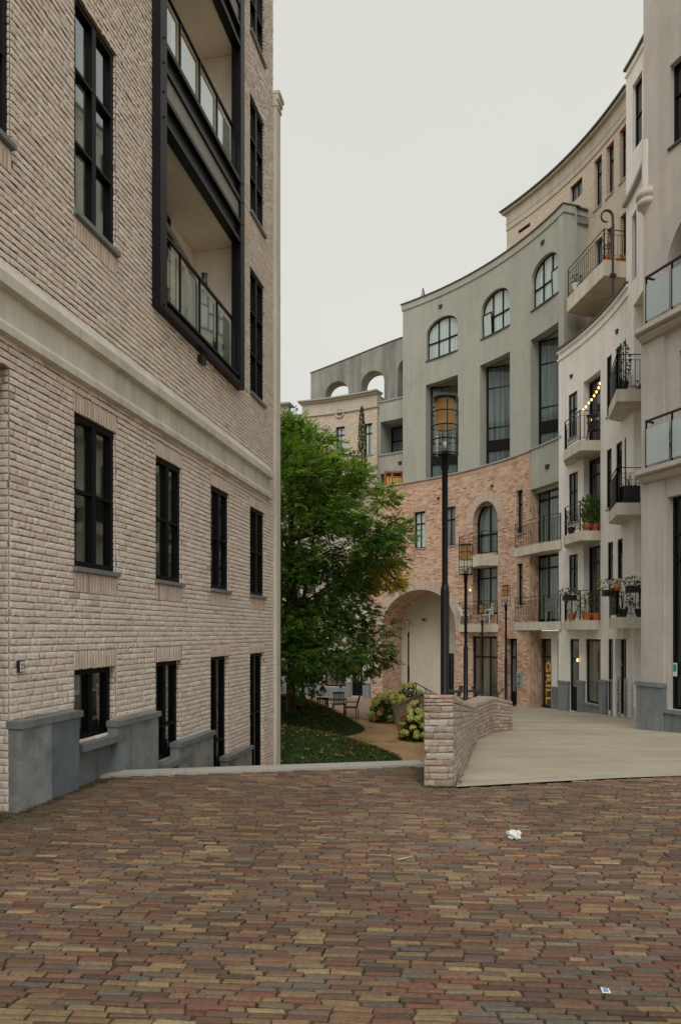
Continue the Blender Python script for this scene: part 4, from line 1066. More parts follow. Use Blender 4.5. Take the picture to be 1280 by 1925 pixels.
mb = MB(); mb.mbox(MT_, sT0, sT0+.4, 12, zT-.4, .46, 6); mb.build('side_wall', 'brick_tower', TB)
# terrace balcony hung on the grey return wall
fT = [(8.80, 26.9), (9.18, 24.1), (10.25, 24.3)]; iT = [(10.4, 27.2), (9.6, 27.3)]
sbT = balcony(TB, fT, iT, 14.78, .55, 1.1, .16)
# curled mast on the parapet
q = Vector((*ptc(1151, 16.1), zB)); mp = [q.copy()]; top = EYE+(HZ-408)/F*q.y
mp += [Vector((q.x, q.y, zB+(top-zB)*k/6)) for k in range(1, 7)]
rr = .22; cc = Vector((q.x-rr, q.y, top)); 
for k in range(1, 22):
    a = pi*1.62*k/21; r_ = rr*(1-.018*k); mp.append(Vector((cc.x+r_*cos(a), cc.y, cc.z+r_*sin(a)*1.15)))
mb = MB(); mb.tube(mp, [.045]*8+[.045-.001*k for k in range(len(mp)-8)], 8)
mb.box(q.x-.10, q.x+.10, q.y-.06, q.y+.06, zB+1.0, zB+1.1)
tag(mb.build('curled_mast', 'dark_metal', origin=tuple(q)), 'dark metal mast with a curled spiral top standing on the white house parapet', 'mast')

# ------------------------------------------------------------------ NEAR RIGHT BUILDING
DB = thing('near_corner_building', (*DO, -.6), 'near grey plastered corner building with curved glass balconies at the right edge', 'building')
zd = lambda y, x, d=0: ZD(y, x, d)
s_end = 6.4; sl1b, sl1t = zd(652, 1206), zd(622, 1215); sl2b, sl2t = zd(913, 1206), zd(887, 1215)
hW = H(SD(1258), SD(1258)+1.3, zd(279, 1258), zd(124, 1258), .22)
hA = H(SD(1250.5), SD(1250.5)+2.4, sl1t, zd(520, 1250.5), .7, 1.35)
hG = H(SD(1254), SD(1254)+2.1, zd(1333, 1256), zd(934, 1256), .25)
hM = H(SD(1276), SD(1276)+2.0, sl2t, zd(660, 1276), .4)
hMd = dict(hM)
wall('wall', MD, 0, s_end, -2.4, 22, [hW, hA, hG, hM], ['plaster_near'], DB, T=.6, ds=1.5)
window(DB, MD, hW, 3, (.62,), fw=.06, sill='roof_edge', sillp=.05)
window(DB, MD, hG, 3, (.70, .82), fw=.08, name='shop_window'); window(DB, MD, hM, 2, (.7,), fw=.08, name='balcony_door')
window(DB, MD, H(hA['s0'], hA['s1'], sl1t, hA['z1'], .7, 1.35), 3, (.6,), fw=.08, name='balcony_door')
mb = MB(); mb.mbox(MD, 0, .4, -2.4, 22, .61, 3.2); mb.build('side_wall', 'plaster_near', DB)
mb = MB(); mb.mbox(MD, -.1, s_end+.1, 22, 22.3, -.15, 9); mb.build('roof', 'zinc', DB)
mb = MB(); mb.mbox(MD, s_end-.4, s_end, -2.4, 22, .61, 9); mb.build('side_wall', 'plaster_near', DB)
# pillar fronts with bluestone foot
ds = SD(1250)
for z0, z1 in ((-1.0, sl2b), (sl2t, sl1b)):
    mb = MB(); mb.mbox(MD, -.02, ds, z0, z1-.003, -.05, .02); mb.build('pillar', 'plaster_near', DB)
zpc = zd(1290, 1225)
mb = MB(); mb.mbox(MD, -.10, .20, -2.2, zpc, -.13, .3); mb.mbox(MD, .204, ds+.03, -2.2, zpc, -.127, .3); p = mb.build('plinth', 'bluestone', DB)
mb = MB(); mb.mbox(MD, -.12, ds+.05, zpc, zpc+.10, -.16, .2); mb.build('plinth_cap', 'bluestone_cap', p)
mb = MB(); mb.mbox(MD, ds+.04, s_end, -2.2, zd(1340, 1256), -.07, .05); p = mb.build('plinth', 'bluestone', DB)
mb = MB(); mb.mbox(MD, ds+.04, s_end, zd(1340, 1256)+.002, zd(1333, 1256)-.003, -.12, .2); mb.build('plinth_cap', 'bluestone_cap', p)
# curved balconies
def d_slab(zb, zt, rb):
    def outline(off, e):
        pts = []
        for k in range(9):
            a = pi/2*k/8; pts.append((-.02-e+(.22+e)*(1-cos(pi/2-a)) , -off*sin(a) ))
        pts2 = [(-.18-e*.6+.30*(1-cos(pi/2*k/8)), .25-(off+.25)*sin(pi/2*k/8)) for k in range(9)]
        pts2 += [(s_end, -off)]
        return pts2
    mb = MB(); h = zt-zb
    prof = [(.02, 0), (.13, .03), (.20, .10), (.22, .42*h), (.19, .46*h), (.19, .54*h), (.30, .60*h), (.32, .66*h), (.32, h)]
    P = [[MD(s, zb+z, d) for s, d in outline(o_, (o_-.3)*.5)] for o_, z in prof]
    mb.grid(P, sm=False)
    o_ = outline(.32, .01)
    mb.face([MD(s, zt, d) for s, d in o_]+[MD(s_end, zt, .3), MD(0, zt, .3)]); o2 = outline(.02, -.14)
    mb.face([MD(s, zb, d) for s, d in o2][::-1]+[MD(0, zb, .3), MD(s_end, zb, .3)])
    sb = mb.build('balcony', 'plaster_near', DB)
    mb = MB(); a0 = SD(1213, -.27); step = SD(1261.5, -.27)-a0; n = 5
    mb.mbox(MD, a0, a0+step*n, zt+rb, zt+rb+.045, -.30, -.25)
    for k in range(n): mb.mbox(MD, a0+step*k, a0+step*k+.035, zt, zt+rb, -.29, -.255)
    mb.mbox(MD, a0, a0+.03, zt+rb, zt+rb+.045, -.25, .2)
    rl = mb.build('railing', 'black_metal', sb)
    for k in range(n):
        mb = MB(); mb.mbox(MD, a0+step*k+.06, a0+step*(k+1)-.03, zt+.06, zt+rb-.17, -.315, -.302); mb.build('glass_panel', 'glass_rail_frosted', rl)
d_slab(sl1b, sl1t, zd(539, 1213)-sl1t); d_slab(sl2b, sl2t, zd(802, 1216)-sl2t)
# round corbel on the corner
zc0, zc1, zc2 = zd(391, 1210), zd(362, 1210), zd(268, 1208)
mb = MB(); cq = MD(.05, 0, .08)
mb.lathe((cq[0], cq[1], 0), [(.04, zc0-.22), (.12, zc0-.12), (.18, zc0), (.24, zc0+.03), (.24, zc0+.15), (.19, zc0+.17), (.26, zc0+.2), (.26, zc1), (.13, zc1+.003), (.13, zc2), (.05, zc2+.03)], 20)
mb.build('corbel_column', 'plaster_near', DB)
# notice in the shop window
sx0, sx1 = SD(1268, .2), SD(1275.5, .2); z0, z1 = zd(1271, 1270, .2), zd(1246, 1270, .2)
t = thing('window_poster', MD((sx0+sx1)/2, z0, .15), 'white and green notice stuck inside the near right shop window', 'poster')
mb = MB(); mb.mbox(MD, sx0, sx1, z0, z1, .14, .145); mb.build('sheet', 'white_plastic', t)
mb = MB(); w = sx1-sx0; mb.mbox(MD, sx0+w*.12, sx1-w*.12, z0+(z1-z0)*.35, z1-(z1-z0)*.1, .135, .139); mb.build('print', 'green_print', t)
M_ = M0; sx0, sx1 = S(1147.5), S(1151); z0, z1 = Zc(1277, 1149), Zc(1247, 1149)
mb = MB(); mb.mbox(M0, sx0, sx1, z0, z1, .09, .095)
t = tag(mb.build('window_poster', 'white_plastic'), 'tall white poster in the narrow shop window of the white house', 'poster')

# balconies and details of the brick arch building
fc = [ptc(861), ptc(905, 15.25), ptc(936)]; ic = [ptc(930, 16.7), ptc(868, 16.4)]
Yc_ = hit(905, 15.25)[1]
zc_b = EYE+(HZ-1042)/F*Yc_; zd_b = EYE+(HZ-1173.5)/F*Yc_
balcony(BR, fc, ic, zc_b, .48); balcony(BR, fc, ic, zd_b, .34)
def chair(loc, rz, mat, label, name='chair', group=None, w=.46, leg=.02):
    t = thing(name, loc, label, 'chair', group)
    def T(x, y, z): return (loc[0]+x*cos(rz)-y*sin(rz), loc[1]+x*sin(rz)+y*cos(rz), loc[2]+z)
    h = w/2
    def bx(x0, x1, y0, y1, z0, z1): return [T(x0, y0, z0), T(x1, y0, z0), T(x1, y1, z0), T(x0, y1, z0), T(x0, y0, z1), T(x1, y0, z1), T(x1, y1, z1), T(x0, y1, z1)]
    mb = MB(); mb.hexa(bx(-h, h, -h, h, .42, .46)); mb.build('seat', mat, t)
    mb = MB()
    for k in range(5): a = -h+.03+k*(w-.10)/4; mb.hexa([T(a, h-.02, .46), T(a+.05, h-.02, .46), T(a+.05, h, .46), T(a, h, .46), T(a, h+.10, .88), T(a+.05, h+.10, .88), T(a+.05, h+.12, .88), T(a, h+.12, .88)])
    mb.hexa([T(-h, h+.09, .84), T(h, h+.09, .84), T(h, h+.12, .84), T(-h, h+.12, .84), T(-h, h+.11, .92), T(h, h+.11, .92), T(h, h+.14, .92), T(-h, h+.14, .92)])
    mb.build('backrest', mat, t)
    for sx in (-1, 1):
        for sy in (-1, 1):
            mb = MB(); mb.tube([T(sx*(h-.02), sy*(h-.02), .43), T(sx*(h+.02), sy*(h+.03), 0)], leg, 6); mb.build('leg', mat, t)
        mb = MB(); mb.tube([T(sx*h, -h+.02, .43), T(sx*h, -h+.02, .65), T(sx*h, h+.05, .67)], .014, 6); mb.build('armrest', mat, t)
    return t
bc1 = Vector(ptc(915, 15.75)); bc2 = Vector(ptc(876, 15.8))
chair((bc1.x, bc1.y, zd_b), radians(-130), 'white_plastic', 'white garden chair at the right on the lower balcony of the brick arch building', 'garden_chair')
chair((bc2.x, bc2.y, zd_b), radians(60), 'white_plastic', 'white garden chair at the left on the lower balcony, behind the lamp post', 'garden_chair')
q = MC(R0+.3)(S(893), Zc(1109, 893), 0)
mb = MB(); mb.lathe((q[0]-.15, q[1]-.2, q[2]), [(0, -.09), (.06, -.06), (.085, 0), (.06, .07), (0, .09)], 12)
tag(mb.build('wall_lamp', 'warm_light', origin=(q[0]-.15, q[1]-.2, q[2])), 'glowing round wall lamp in the brick recess above the white chairs', 'wall lamp')

# ------------------------------------------------------------------ GROUND
def kerbY(X): return 9.59+.179*(X-1.143)
def rampY(X): return 8.01+.237*(X-1.37)
def mound(X, Y):
    z = 0
    for cx_, cy_, rx, ry, h in ((-3.2, 19.0, 4.9, 2.9, .95), (-2.6, 25.0, 3.5, 2.9, 1.25)):
        r = ((X-cx_)/rx)**2+((Y-cy_)/ry)**2
        if r < 1: z = max(z, h*(1-r)**1.1*1.0 if h > 1 else h*(1-r)**.9)
    return z
ZG = -1.72
mb = MB()
P = [[(x, y, ZG-.012*(x > 30)) for x in (-300, -60, -30, -10, 0, 10, 30, 60, 300)] for y in (-300, -60, -20, 0, 20, 40, 60, 120, 600)]
mb.grid(P); struct(mb.build('ground', 'sand_path'))
for nm, rx0, rx1, ry0, ry1, lab in (('near', -8.2, 1.75, 16.05, 21.95, 0), ('far', -6.2, 1.0, 22.05, 28, 1)):
    mb = MB(); nx_, ny_ = 60, 40
    P = [[(rx0+(rx1-rx0)*i/nx_, ry0+(ry1-ry0)*j/ny_, 0) for i in range(nx_+1)] for j in range(ny_+1)]
    P = [[(x, y, ZG-.03+mound(x, y)*1.0+.02*noise.noise((x*1.5, y*1.5, 0))*(mound(x, y) > .05)) for x, y, z in r] for r in P]
    mb.grid(P); struct(mb.build('lawn_mound', 'lawn_soil'))
mb = MB(); mb.face([(-9, 27.9, ZG+.012), (2.0, 27.9, ZG+.012), (2.6, 39, ZG+.012), (-9, 41, ZG+.012)], [(-9, 27.9), (2, 27.9), (2.6, 39), (-9, 41)])
struct(mb.build('terrace_pavement', 'terrace_paving'))
# ramp of pale concrete falling towards the shops
LB_ = [(8.0, 1.33), (13.55, 2.6), (15.5, 3.40), (16.3, 4.0), (19.0, 3.6), (21.5, 2.75), (22.2, 2.66), (26.8, 2.06), (30, 1.9), (40, 1.9)]
def leftX(Y):
    for (a, xa), (b_, xb) in zip(LB_[:-1], LB_[1:]):
        if a <= Y <= b_: return xa+(xb-xa)*(Y-a)/(b_-a)
    return LB_[0][1] if Y < 8 else LB_[-1][1]
def gz(Y): return max(ground(Y), -1.66)
mb = MB(); rows = []
ys = [0]+[.5*k for k in range(1, 61)]
for yy in ys:
    Y0 = 8.03+yy; lx = leftX(Y0); row = []
    for i in range(13):
        X = lx+(14-lx)*(i/12)**1.3
        Y = Y0+ (X-1.37)*.237*max(0, 1-yy/6)
        row.append((X, Y, gz(Y)+.004-(.05 if i == 0 and False else 0)))
    rows.append(row)
mb.grid(rows)
for a, b_ in zip(rows[:-1], rows[1:]): mb.face([a[0], b_[0], (b_[0][0], b_[0][1], -1.9), (a[0][0], a[0][1], -1.9)])
struct(mb.build('ramp', 'ramp_concrete'))
# plaza slab, kerb and retaining edge
mb = MB(); poly = [(-9, -12), (12, -12), (12, rampY(12)), (1.37, 8.02), (1.15, 8.2), (1.15, kerbY(1.15)-.28), (-2.99, kerbY(-2.99)-.28), (-3.3, 8.2), (-6.4, -7)]
mb.prism(poly, -1.9, -.016); struct(mb.build('plaza', 'joint_soil'))
def SMp(p, q_):
    p = Vector(p); u = (Vector(q_)-p).normalized(); n = Vector((-u.y, u.x))
    return lambda s, z, d: (p.x+u.x*s+n.x*d, p.y+u.y*s+n.y*d, z)
MK = SMp((-2.99, kerbY(-2.99)-.28), (1.15, kerbY(1.15)-.28)); LK = 4.2; mb = MB()
for k in range(4): mb.mbox(MK, LK*k/4+.002, LK*(k+1)/4-.002, -.12, .022, 0, .30)
tag(mb.build('kerb', 'kerb_stone'), 'pale stone edging strip at the far edge of the brick plaza', 'kerb'); 
bpy.data.objects['kerb']['kind'] = 'structure'
mb = MB(); mb.mbox(MK, 0, LK, -1.9, -.125, .02, .28); tag(mb.build('retaining_wall', 'brick_garden'), 'low brick retaining wall under the pale stone edging strip', 'wall')
# clay pavers, laid one by one
rnd = random.Random(11)
PAL = [(.175, .090, .062)]*6+[(.215, .120, .082)]*6+[(.140, .082, .068)]*4+[(.250, .160, .090)]*4+[(.285, .205, .115)]*4+[(.345, .265, .145)]*2+[(.125, .122, .112)]*3+[(.155, .118, .105)]*4+[(.205, .165, .120)]*3+[(.185, .078, .054)]*3+[(.095, .056, .046)]*3
mb = MB(); ang = radians(-4.2); ca, sa = cos(ang), sin(ang); PW, PL_ = .0485, .192
k0, k1 = int(1.6/PW), int(12.5/PW)
for r in range(k0-10, k1):
    v = r*PW; u = -9+rnd.uniform(0, PL_); ph = r*.37
    while u < 13:
        L_ = PL_*rnd.uniform(.88, 1.06)
        if rnd.random() < .07: L_ *= .5
        uc, vc = u+L_/2, v+PW/2+.035*noise.noise((u*.45, v*.3, 1.7))+.006*noise.noise((u*2, v*2, 5))
        X = uc*ca-vc*sa; Y = uc*sa+vc*ca
        u += L_+rnd.uniform(.002, .008)
        if Y < 1.7 or Y > 10.6 or abs(X) > 1.0+.75*Y+1.5: continue
        if X < 1.15:
            if Y > kerbY(X)-.30: continue
        elif Y > rampY(X)-.03: continue
        if .93 < X < 1.40 and Y > 7.98: continue
        if (X+4.62)*.9793-Y*.2026 < .02+ .0: continue        # against the left plinth
        hl, hw_ = L_/2-.003, PW/2-rnd.uniform(.0035, .0075)
        rot = rnd.gauss(0, .02); z0 = rnd.gauss(0, .0022)+.006*noise.noise((X*.8, Y*.8, 2)); tx, ty = rnd.gauss(0, .009), rnd.gauss(0, .03)
        bias = noise.noise((X*.5, Y*.5, 9.1)); base = rnd.choice(PAL); base = tuple(.84*c_+.16*q_ for c_, q_ in zip(base, (.20, .13, .085))); base = tuple(c_*(1+.28*bias) for c_ in base); k_ = rnd.uniform(.72, 1.08); col = (base[0]*k_, base[1]*k_*.98, base[2]*k_*.92)
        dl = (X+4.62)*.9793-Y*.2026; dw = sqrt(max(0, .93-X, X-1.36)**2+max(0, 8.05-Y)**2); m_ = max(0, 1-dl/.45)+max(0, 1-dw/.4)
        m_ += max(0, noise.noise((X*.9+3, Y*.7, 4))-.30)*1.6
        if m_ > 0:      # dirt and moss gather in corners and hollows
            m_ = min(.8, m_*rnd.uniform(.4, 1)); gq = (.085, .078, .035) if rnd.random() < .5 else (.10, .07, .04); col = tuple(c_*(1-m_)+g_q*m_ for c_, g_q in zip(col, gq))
        c2, s2 = cos(rot+ang), sin(rot+ang)
        def pv(a, b_, dz): return (X+a*c2-b_*s2, Y+a*s2+b_*c2, z0+dz+a*tx+b_*ty)
        sk = rnd.gauss(0, .009); j = [rnd.uniform(-.004, .004) for _ in range(8)]
        e = .0055
        o_ = [pv(-hl+j[0], -hw_+j[1], -.006), pv(hl+j[2], -hw_+j[3], -.006), pv(hl+j[4]+sk, hw_+j[5], -.006), pv(-hl+j[6]+sk, hw_+j[7], -.006)]
        i_ = [pv(-hl+e+j[0], -hw_+e+j[1], 0), pv(hl-e+j[2], -hw_+e+j[3], 0), pv(hl-e+j[4]+sk, hw_-e+j[5], 0), pv(-hl+e+j[6]+sk, hw_-e+j[7], 0)]
        b0 = [(x, y, -.03) for x, y, z in o_]
        n = len(mb.v); mb.v += b0+o_+i_
        for a in range(4):
            b_ = (a+1) % 4
            for f in ((n+a, n+b_, n+4+b_, n+4+a), (n+4+a, n+4+b_, n+8+b_, n+8+a)):
                mb.f.append(f); mb.uv.append([(0, 0)]*4); mb.mi.append(0); mb.col.append(col); mb.smooth.append(False)
        mb.f.append((n+8, n+9, n+10, n+11)); mb.uv.append([(0, 0)]*4); mb.mi.append(0); mb.col.append(col); mb.smooth.append(False)
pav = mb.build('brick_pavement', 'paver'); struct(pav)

# ------------------------------------------------------------------ GARDEN WALLS
GW = thing('garden_wall', (1.15, 8.07, 0), 'low pale brick wall beside the ramp, its square end facing the plaza', 'wall')
GP = [(.44, .365, .295), (.47, .40, .33), (.41, .33, .27), (.49, .425, .36), (.45, .38, .305), (.37, .275, .215)]
gr = random.Random(5)
def gred(s, z): return .10
mb = MB()
A = [Vector((1.316, 8.07)), Vector((2.6, 13.55)), Vector((3.43, 15.5)), Vector((4.04, 16.3))]
TP = [1.06, .36, .345, .157]; BT = [-.02, -.42, -.52, -.58]
Bl = [Vector((.975, 8.07)), Vector((2.24, 13.66)), Vector((3.12, 15.68)), Vector((3.78, 16.52))]
fm = SMp((.975, 8.07), (1.316, 8.07))
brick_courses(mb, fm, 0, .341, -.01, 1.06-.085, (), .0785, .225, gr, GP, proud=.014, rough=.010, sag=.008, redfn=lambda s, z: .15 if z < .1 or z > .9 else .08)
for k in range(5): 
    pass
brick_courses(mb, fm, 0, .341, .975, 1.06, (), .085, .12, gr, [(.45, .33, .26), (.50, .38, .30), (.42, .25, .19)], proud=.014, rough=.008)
for i in range(3):
    p, q_ = A[i], A[i+1]; Ls = (q_-p).length; base_ = SMp(p, q_)
    def MSeg(s, v, d, i=i, Ls=Ls, base_=base_):
        t = max(0, min(1, s/Ls)); z = BT[i]+(BT[i+1]-BT[i])*t+(v)*((TP[i]-BT[i])*(1-t)+(TP[i+1]-BT[i+1])*t)
        return base_(s, z, d)
    ncs = round((TP[i]-BT[i]+TP[i+1]-BT[i+1])/2/.0785)
    # work in metres along v as well so that the brick sizes stay true
    hh = ncs*.0785
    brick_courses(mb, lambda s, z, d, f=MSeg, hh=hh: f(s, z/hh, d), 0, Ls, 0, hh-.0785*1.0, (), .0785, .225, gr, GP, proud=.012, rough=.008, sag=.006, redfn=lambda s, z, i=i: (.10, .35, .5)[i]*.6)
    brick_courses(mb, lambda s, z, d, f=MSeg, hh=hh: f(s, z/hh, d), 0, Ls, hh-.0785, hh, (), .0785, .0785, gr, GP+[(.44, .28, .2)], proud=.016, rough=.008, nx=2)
# far end face of the wall
em = SMp(tuple(A[3]), tuple(Bl[3]))
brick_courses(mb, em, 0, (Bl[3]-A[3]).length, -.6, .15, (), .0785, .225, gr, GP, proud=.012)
mb.build('brick_face', 'garden_brick_block', GW)
mb = MB()
for i in range(3):
    a, b_, c_, d_ = A[i], A[i+1], Bl[i+1], Bl[i]; z0 = -1.9; e = .004
    n = (b_-a).normalized(); n = Vector((-n.y, n.x))*.005
    P0 = [a+n, b_+n, c_, d_]
    if i == 0: P0[0] = P0[0]+Vector((0, .014)); P0[3] = P0[3]+Vector((0, .014))
    mb.hexa([(*p, z0) for p in P0]+[(*p, z-.008) for p, z in zip(P0, (TP[i], TP[i+1], TP[i+1], TP[i]))])
mb.build('wall_core', 'brick_garden', GW)
mb = MB()
for i in range(3):     # rowlock coping bricks across the top
    Ls = (A[i+1]-A[i]).length; n = int(Ls/.079)
    for k in range(n):
        t0, t1 = k/n+.003/Ls, (k+1)/n-.003/Ls
        q = [A[i].lerp(A[i+1], t0), A[i].lerp(A[i+1], t1), Bl[i].lerp(Bl[i+1], t1), Bl[i].lerp(Bl[i+1], t0)]
        z_ = [TP[i]+(TP[i+1]-TP[i])*t for t in (t0, t1, t1, t0)]; dz = gr.uniform(-.003, .004)
        mb.hexa([(*p, z-.02) for p, z in zip(q, z_)]+[(*p, z+.004+dz) for p, z in zip(q, z_)], 0, gr.choice(GP+[(.40, .24, .18)]))
mb.build('coping', 'garden_brick_block', GW)
PW_ = thing('planter_wall', (3.6, 19, -1), 'curved low brick wall behind the end of the ramp wall, around a planted bed', 'wall')
mb = MB(); pts = [Vector((4.0, 16.6)), Vector((4.25, 18.2)), Vector((3.9, 19.6)), Vector((3.25, 20.6)), Vector((3.0, 21.9))]; zt_ = [.10, .0, -.06, -.10, -.16]
inn = [p+Vector((-.28, -.05)) for p in pts]
for i in range(4):
    q = [pts[i], pts[i+1], inn[i+1], inn[i]]; mb.hexa([(*p, -1.9) for p in q]+[(*p, z) for p, z in zip(q, (zt_[i], zt_[i+1], zt_[i+1], zt_[i]))])
mb.build('wall', 'brick_garden', PW_)
mb = MB(); bed = [(1.22, 8.9), (2.28, 13.7), (3.14, 15.75), (3.78, 16.6), (3.9, 18.2), (3.6, 19.4), (3.0, 20.5), (2.85, 21.4), (2.5, 19), (1.88, 14.4), (1.25, 9.4)]
mb.prism(bed, -1.9, -.22); mb.build('planting_soil', 'lawn_soil', PW_)
SWL = thing('stair_wall', (2.3, 24.4, -1.7), 'sloping brick cheek wall beside the garden stairs, between the hydrangeas', 'wall')
mb = MB(); a, b_ = Vector((2.66, 22.05)), Vector((2.0, 26.8)); n = Vector((.30, .03))
q = [a, b_, b_+n, a+n]; zz = [-.17, -1.18, -1.18, -.17]
mb.hexa([(*p, -1.9) for p in q]+[(*p, z) for p, z in zip(q, zz)]); 
uu = mb.uv
mb.build('wall', 'brick_garden', SWL)
mb = MB(); off = Vector((-.03, 0)); q2 = [a+off, b_+off, b_+n-off, a+n-off]; mb.hexa([(*p, z+.003) for p, z in zip(q2, zz)]+[(*p, z+.07) for p, z in zip(q2, zz)]); mb.build('coping', 'brick_garden', SWL)
hr = thing('handrail', (2.9, 27, -1.2), 'thin black handrail with a curled end above the garden stairs', 'handrail')
h0 = Vector(((781-640)/F*27, 27, EYE-(1285-HZ)/F*27)); h1 = Vector(((824-640)/F*21.2, 21.2, EYE-(1308-HZ)/F*21.2))
mb = MB(); lp_ = [h0+Vector((0, 0, -.22))+Vector((.08*sin(k*.7), 0, .22-.22*(k/4)))*0 for k in range(0)]
mb.tube([h0+Vector((-.02, .02, -.20)), h0+Vector((-.10, .0, -.12)), h0+Vector((-.10, 0, -.02)), h0+Vector((0, 0, .03)), h0+Vector((.05, -.2, 0)), h1], .022, 8); mb.build('rail', 'black_metal', hr)
for t in (.02, .5, .98):
    q = h0.lerp(h1, t); mb = MB(); mb.tube([q, (q.x, q.y, -1.6)], .018, 8); mb.build('post', 'black_metal', hr)

# ------------------------------------------------------------------ STREET LAMPS
def street_lamp(X, Y, zb, zj, zl0, zl1, label, k=1.0):
    t = thing('street_lamp', (X, Y, zb), label, 'street lamp', 'black street lamps with caged amber lanterns')
    c = (X, Y, 0); R_ = .165*k
    mb = MB(); mb.lathe(c, [(.085, zb), (.085, zb+.03), (.056, zb+.05), (.056, zj-.05), (.050, zj-.01), (.041, zj+.02), (.04, zj+.025)], 20); mb.build('lower_pole', 'black_metal', t)
    mb = MB(); mb.lathe(c, [(.038, zj), (.038, zl0-.20), (.050, zl0-.18), (.050, zl0-.02), (.10, zl0), (.04, zl0+.02)], 20); mb.build('upper_pole', 'black_metal', t)
    h = zl1-zl0
    ln = MB(); ln.lathe(c, [(R_*.85, zl1+.0), (R_*.85, zl1+.012), (.02, zl1+.03), (0, zl1+.035)], 20)
    for q in range(5): ln.ring((X, Y, zl0+h*q/4), R_, .0078, 28, 6)
    for q in range(4):
        a = radians(-88)+q*pi/2; ln.bar((X+R_*cos(a), Y+R_*sin(a), zl0), (X+R_*cos(a), Y+R_*sin(a), zl1+.01), .013, .013)
    for q in range(4): a = radians(-88)+q*pi/2; ln.bar((X, Y, zl0+.004), (X+R_*cos(a), Y+R_*sin(a), zl0+.004), .014)
    fr = ln.build('lantern_cage', 'black_metal', t)
    mb = MB(); mb.lathe(c, [(R_*.80, zl0+.01), (R_*.80, zl1-.005)], 28); mb.build('glass_cylinder', 'glass_lamp', fr)
    mb = MB(); mb.lathe(c, [(R_*.72, zl0+h*.5), (R_*.72, zl1-.01)], 28); mb.build('amber_shade', 'glass_amber', fr)
    mb = MB(); mb.lathe(c, [(.0, zl0+.02), (.045, zl0+.02), (.045, zl0+h*.22), (.03, zl0+h*.24), (0, zl0+h*.24)], 14); mb.build('lamp_holder', 'zinc', fr)
    return t
def lz(y, Y): return EYE+(HZ-y)/F*Y
def lampat(px, Y, zb, yj, y0, y1, label, k=1.0): return street_lamp((px-640)/F*Y, Y, zb, lz(yj, Y), lz(y0, Y), lz(y1, Y), label, k)
lampat(836, 8.8, -.22, 1103, 855, 751, 'nearest and tallest black street lamp, rising behind the square brick wall end')
lampat(875, 17.4, -.22, 1215, 1080, 1024, 'second nearest black street lamp, behind the dip in the low brick wall')
lampat(950.5, 26, ground(26), 1237, 1139, 1101, 'black street lamp standing left of the brick pier with the name plaque')
lampat(906, 31.0-.9, ground(30), 1243, 1168.5, 1136, 'small far black street lamp in front of the glazed brick shop front', .98)
lampat(767.5, 34.2, ZG, 1252, 1191, 1166, 'smallest black street lamp, standing inside the mouth of the brick arch')

# ------------------------------------------------------------------ VEGETATION
rv = random.Random(21)
def leaf(mb, p, d, up, L_, W, col):
    d = d.normalized(); sd_ = d.cross(up)
    if sd_.length < 1e-3: sd_ = d.cross(Vector((1, .3, 0)))
    sd_ = sd_.normalized()*W/2; dr = Vector((0, 0, -L_*.12))
    mb.face([p, p+d*L_*.45+sd_, p+d*L_+dr, p+d*L_*.45-sd_], None, 0, col)
def rdir(): 
    v = Vector((rv.gauss(0, 1), rv.gauss(0, 1), rv.gauss(0, 1))); return v.normalized()
OUT = [(792, 545), (805, 600), (830, 640), (850, 655), (880, 690), (920, 735), (960, 757), (1000, 787), (1035, 785), (1080, 770), (1110, 745), (1150, 722), (1200, 726), (1238, 752), (1256, 700), (1275, 640), (1300, 612), (1318, 600)]
TX, TY = -1.72, 23.6
def rmax(z):
    y = HZ-(z-EYE)/TY*F
    if y <= OUT[0][0]: x = OUT[0][1]
    elif y >= OUT[-1][0]: x = OUT[-1][1]
    else:
        for (a, xa), (b_, xb) in zip(OUT[:-1], OUT[1:]):
            if a <= y <= b_: x = xa+(xb-xa)*(y-a)/(b_-a); break
    return max(.3, (x-640)/F*TY-TX)
tree = thing('garden_tree', (TX, TY, ZG+1.0), 'big leafy green tree with some yellowing leaves on the grassy mound', 'tree')
ztop = EYE+(HZ-797)/F*TY; zlow = EYE+(HZ-1290)/F*TY
clumps = []
tries = 0
while len(clumps) < 290 and tries < 20000:
    tries += 1
    z = rv.uniform(zlow, ztop); rm = rmax(z); a = rv.uniform(0, 2*pi); fr_ = sqrt(rv.uniform(.02, 1))
    ani = 1.0 if abs(((a+pi) % (2*pi))-pi) < .8 else rv.uniform(.82, 1.05)
    r = (rm-(.32 if z > 4.2 else .58))*fr_*ani
    if z < .9 and fr_ < .35 and rv.random() < .85: continue
    if z < 1.2 and fr_ > .5 and rv.random() < .15: continue
    c = Vector((TX+max(0, r)*cos(a), TY+max(0, r)*sin(a), z))
    if z < .5 and r < 1.7: continue
    if any((c-q).length < .47 for q, *_ in clumps): continue
    yc_ = HZ-(z-EYE)/TY*F; yel = 0
    # yellowing boughs hang low on the right hand side
    if 1020 < yc_ < 1130 and c.x > TX+1.8 and c.y > TY-.5: yel = rv.choice((0, .5, .9))
    elif rv.random() < .07: yel = rv.uniform(.1, .4)
    clumps.append((c, rv.uniform(.42, .72), yel, rv.uniform(.75, 1.3)))
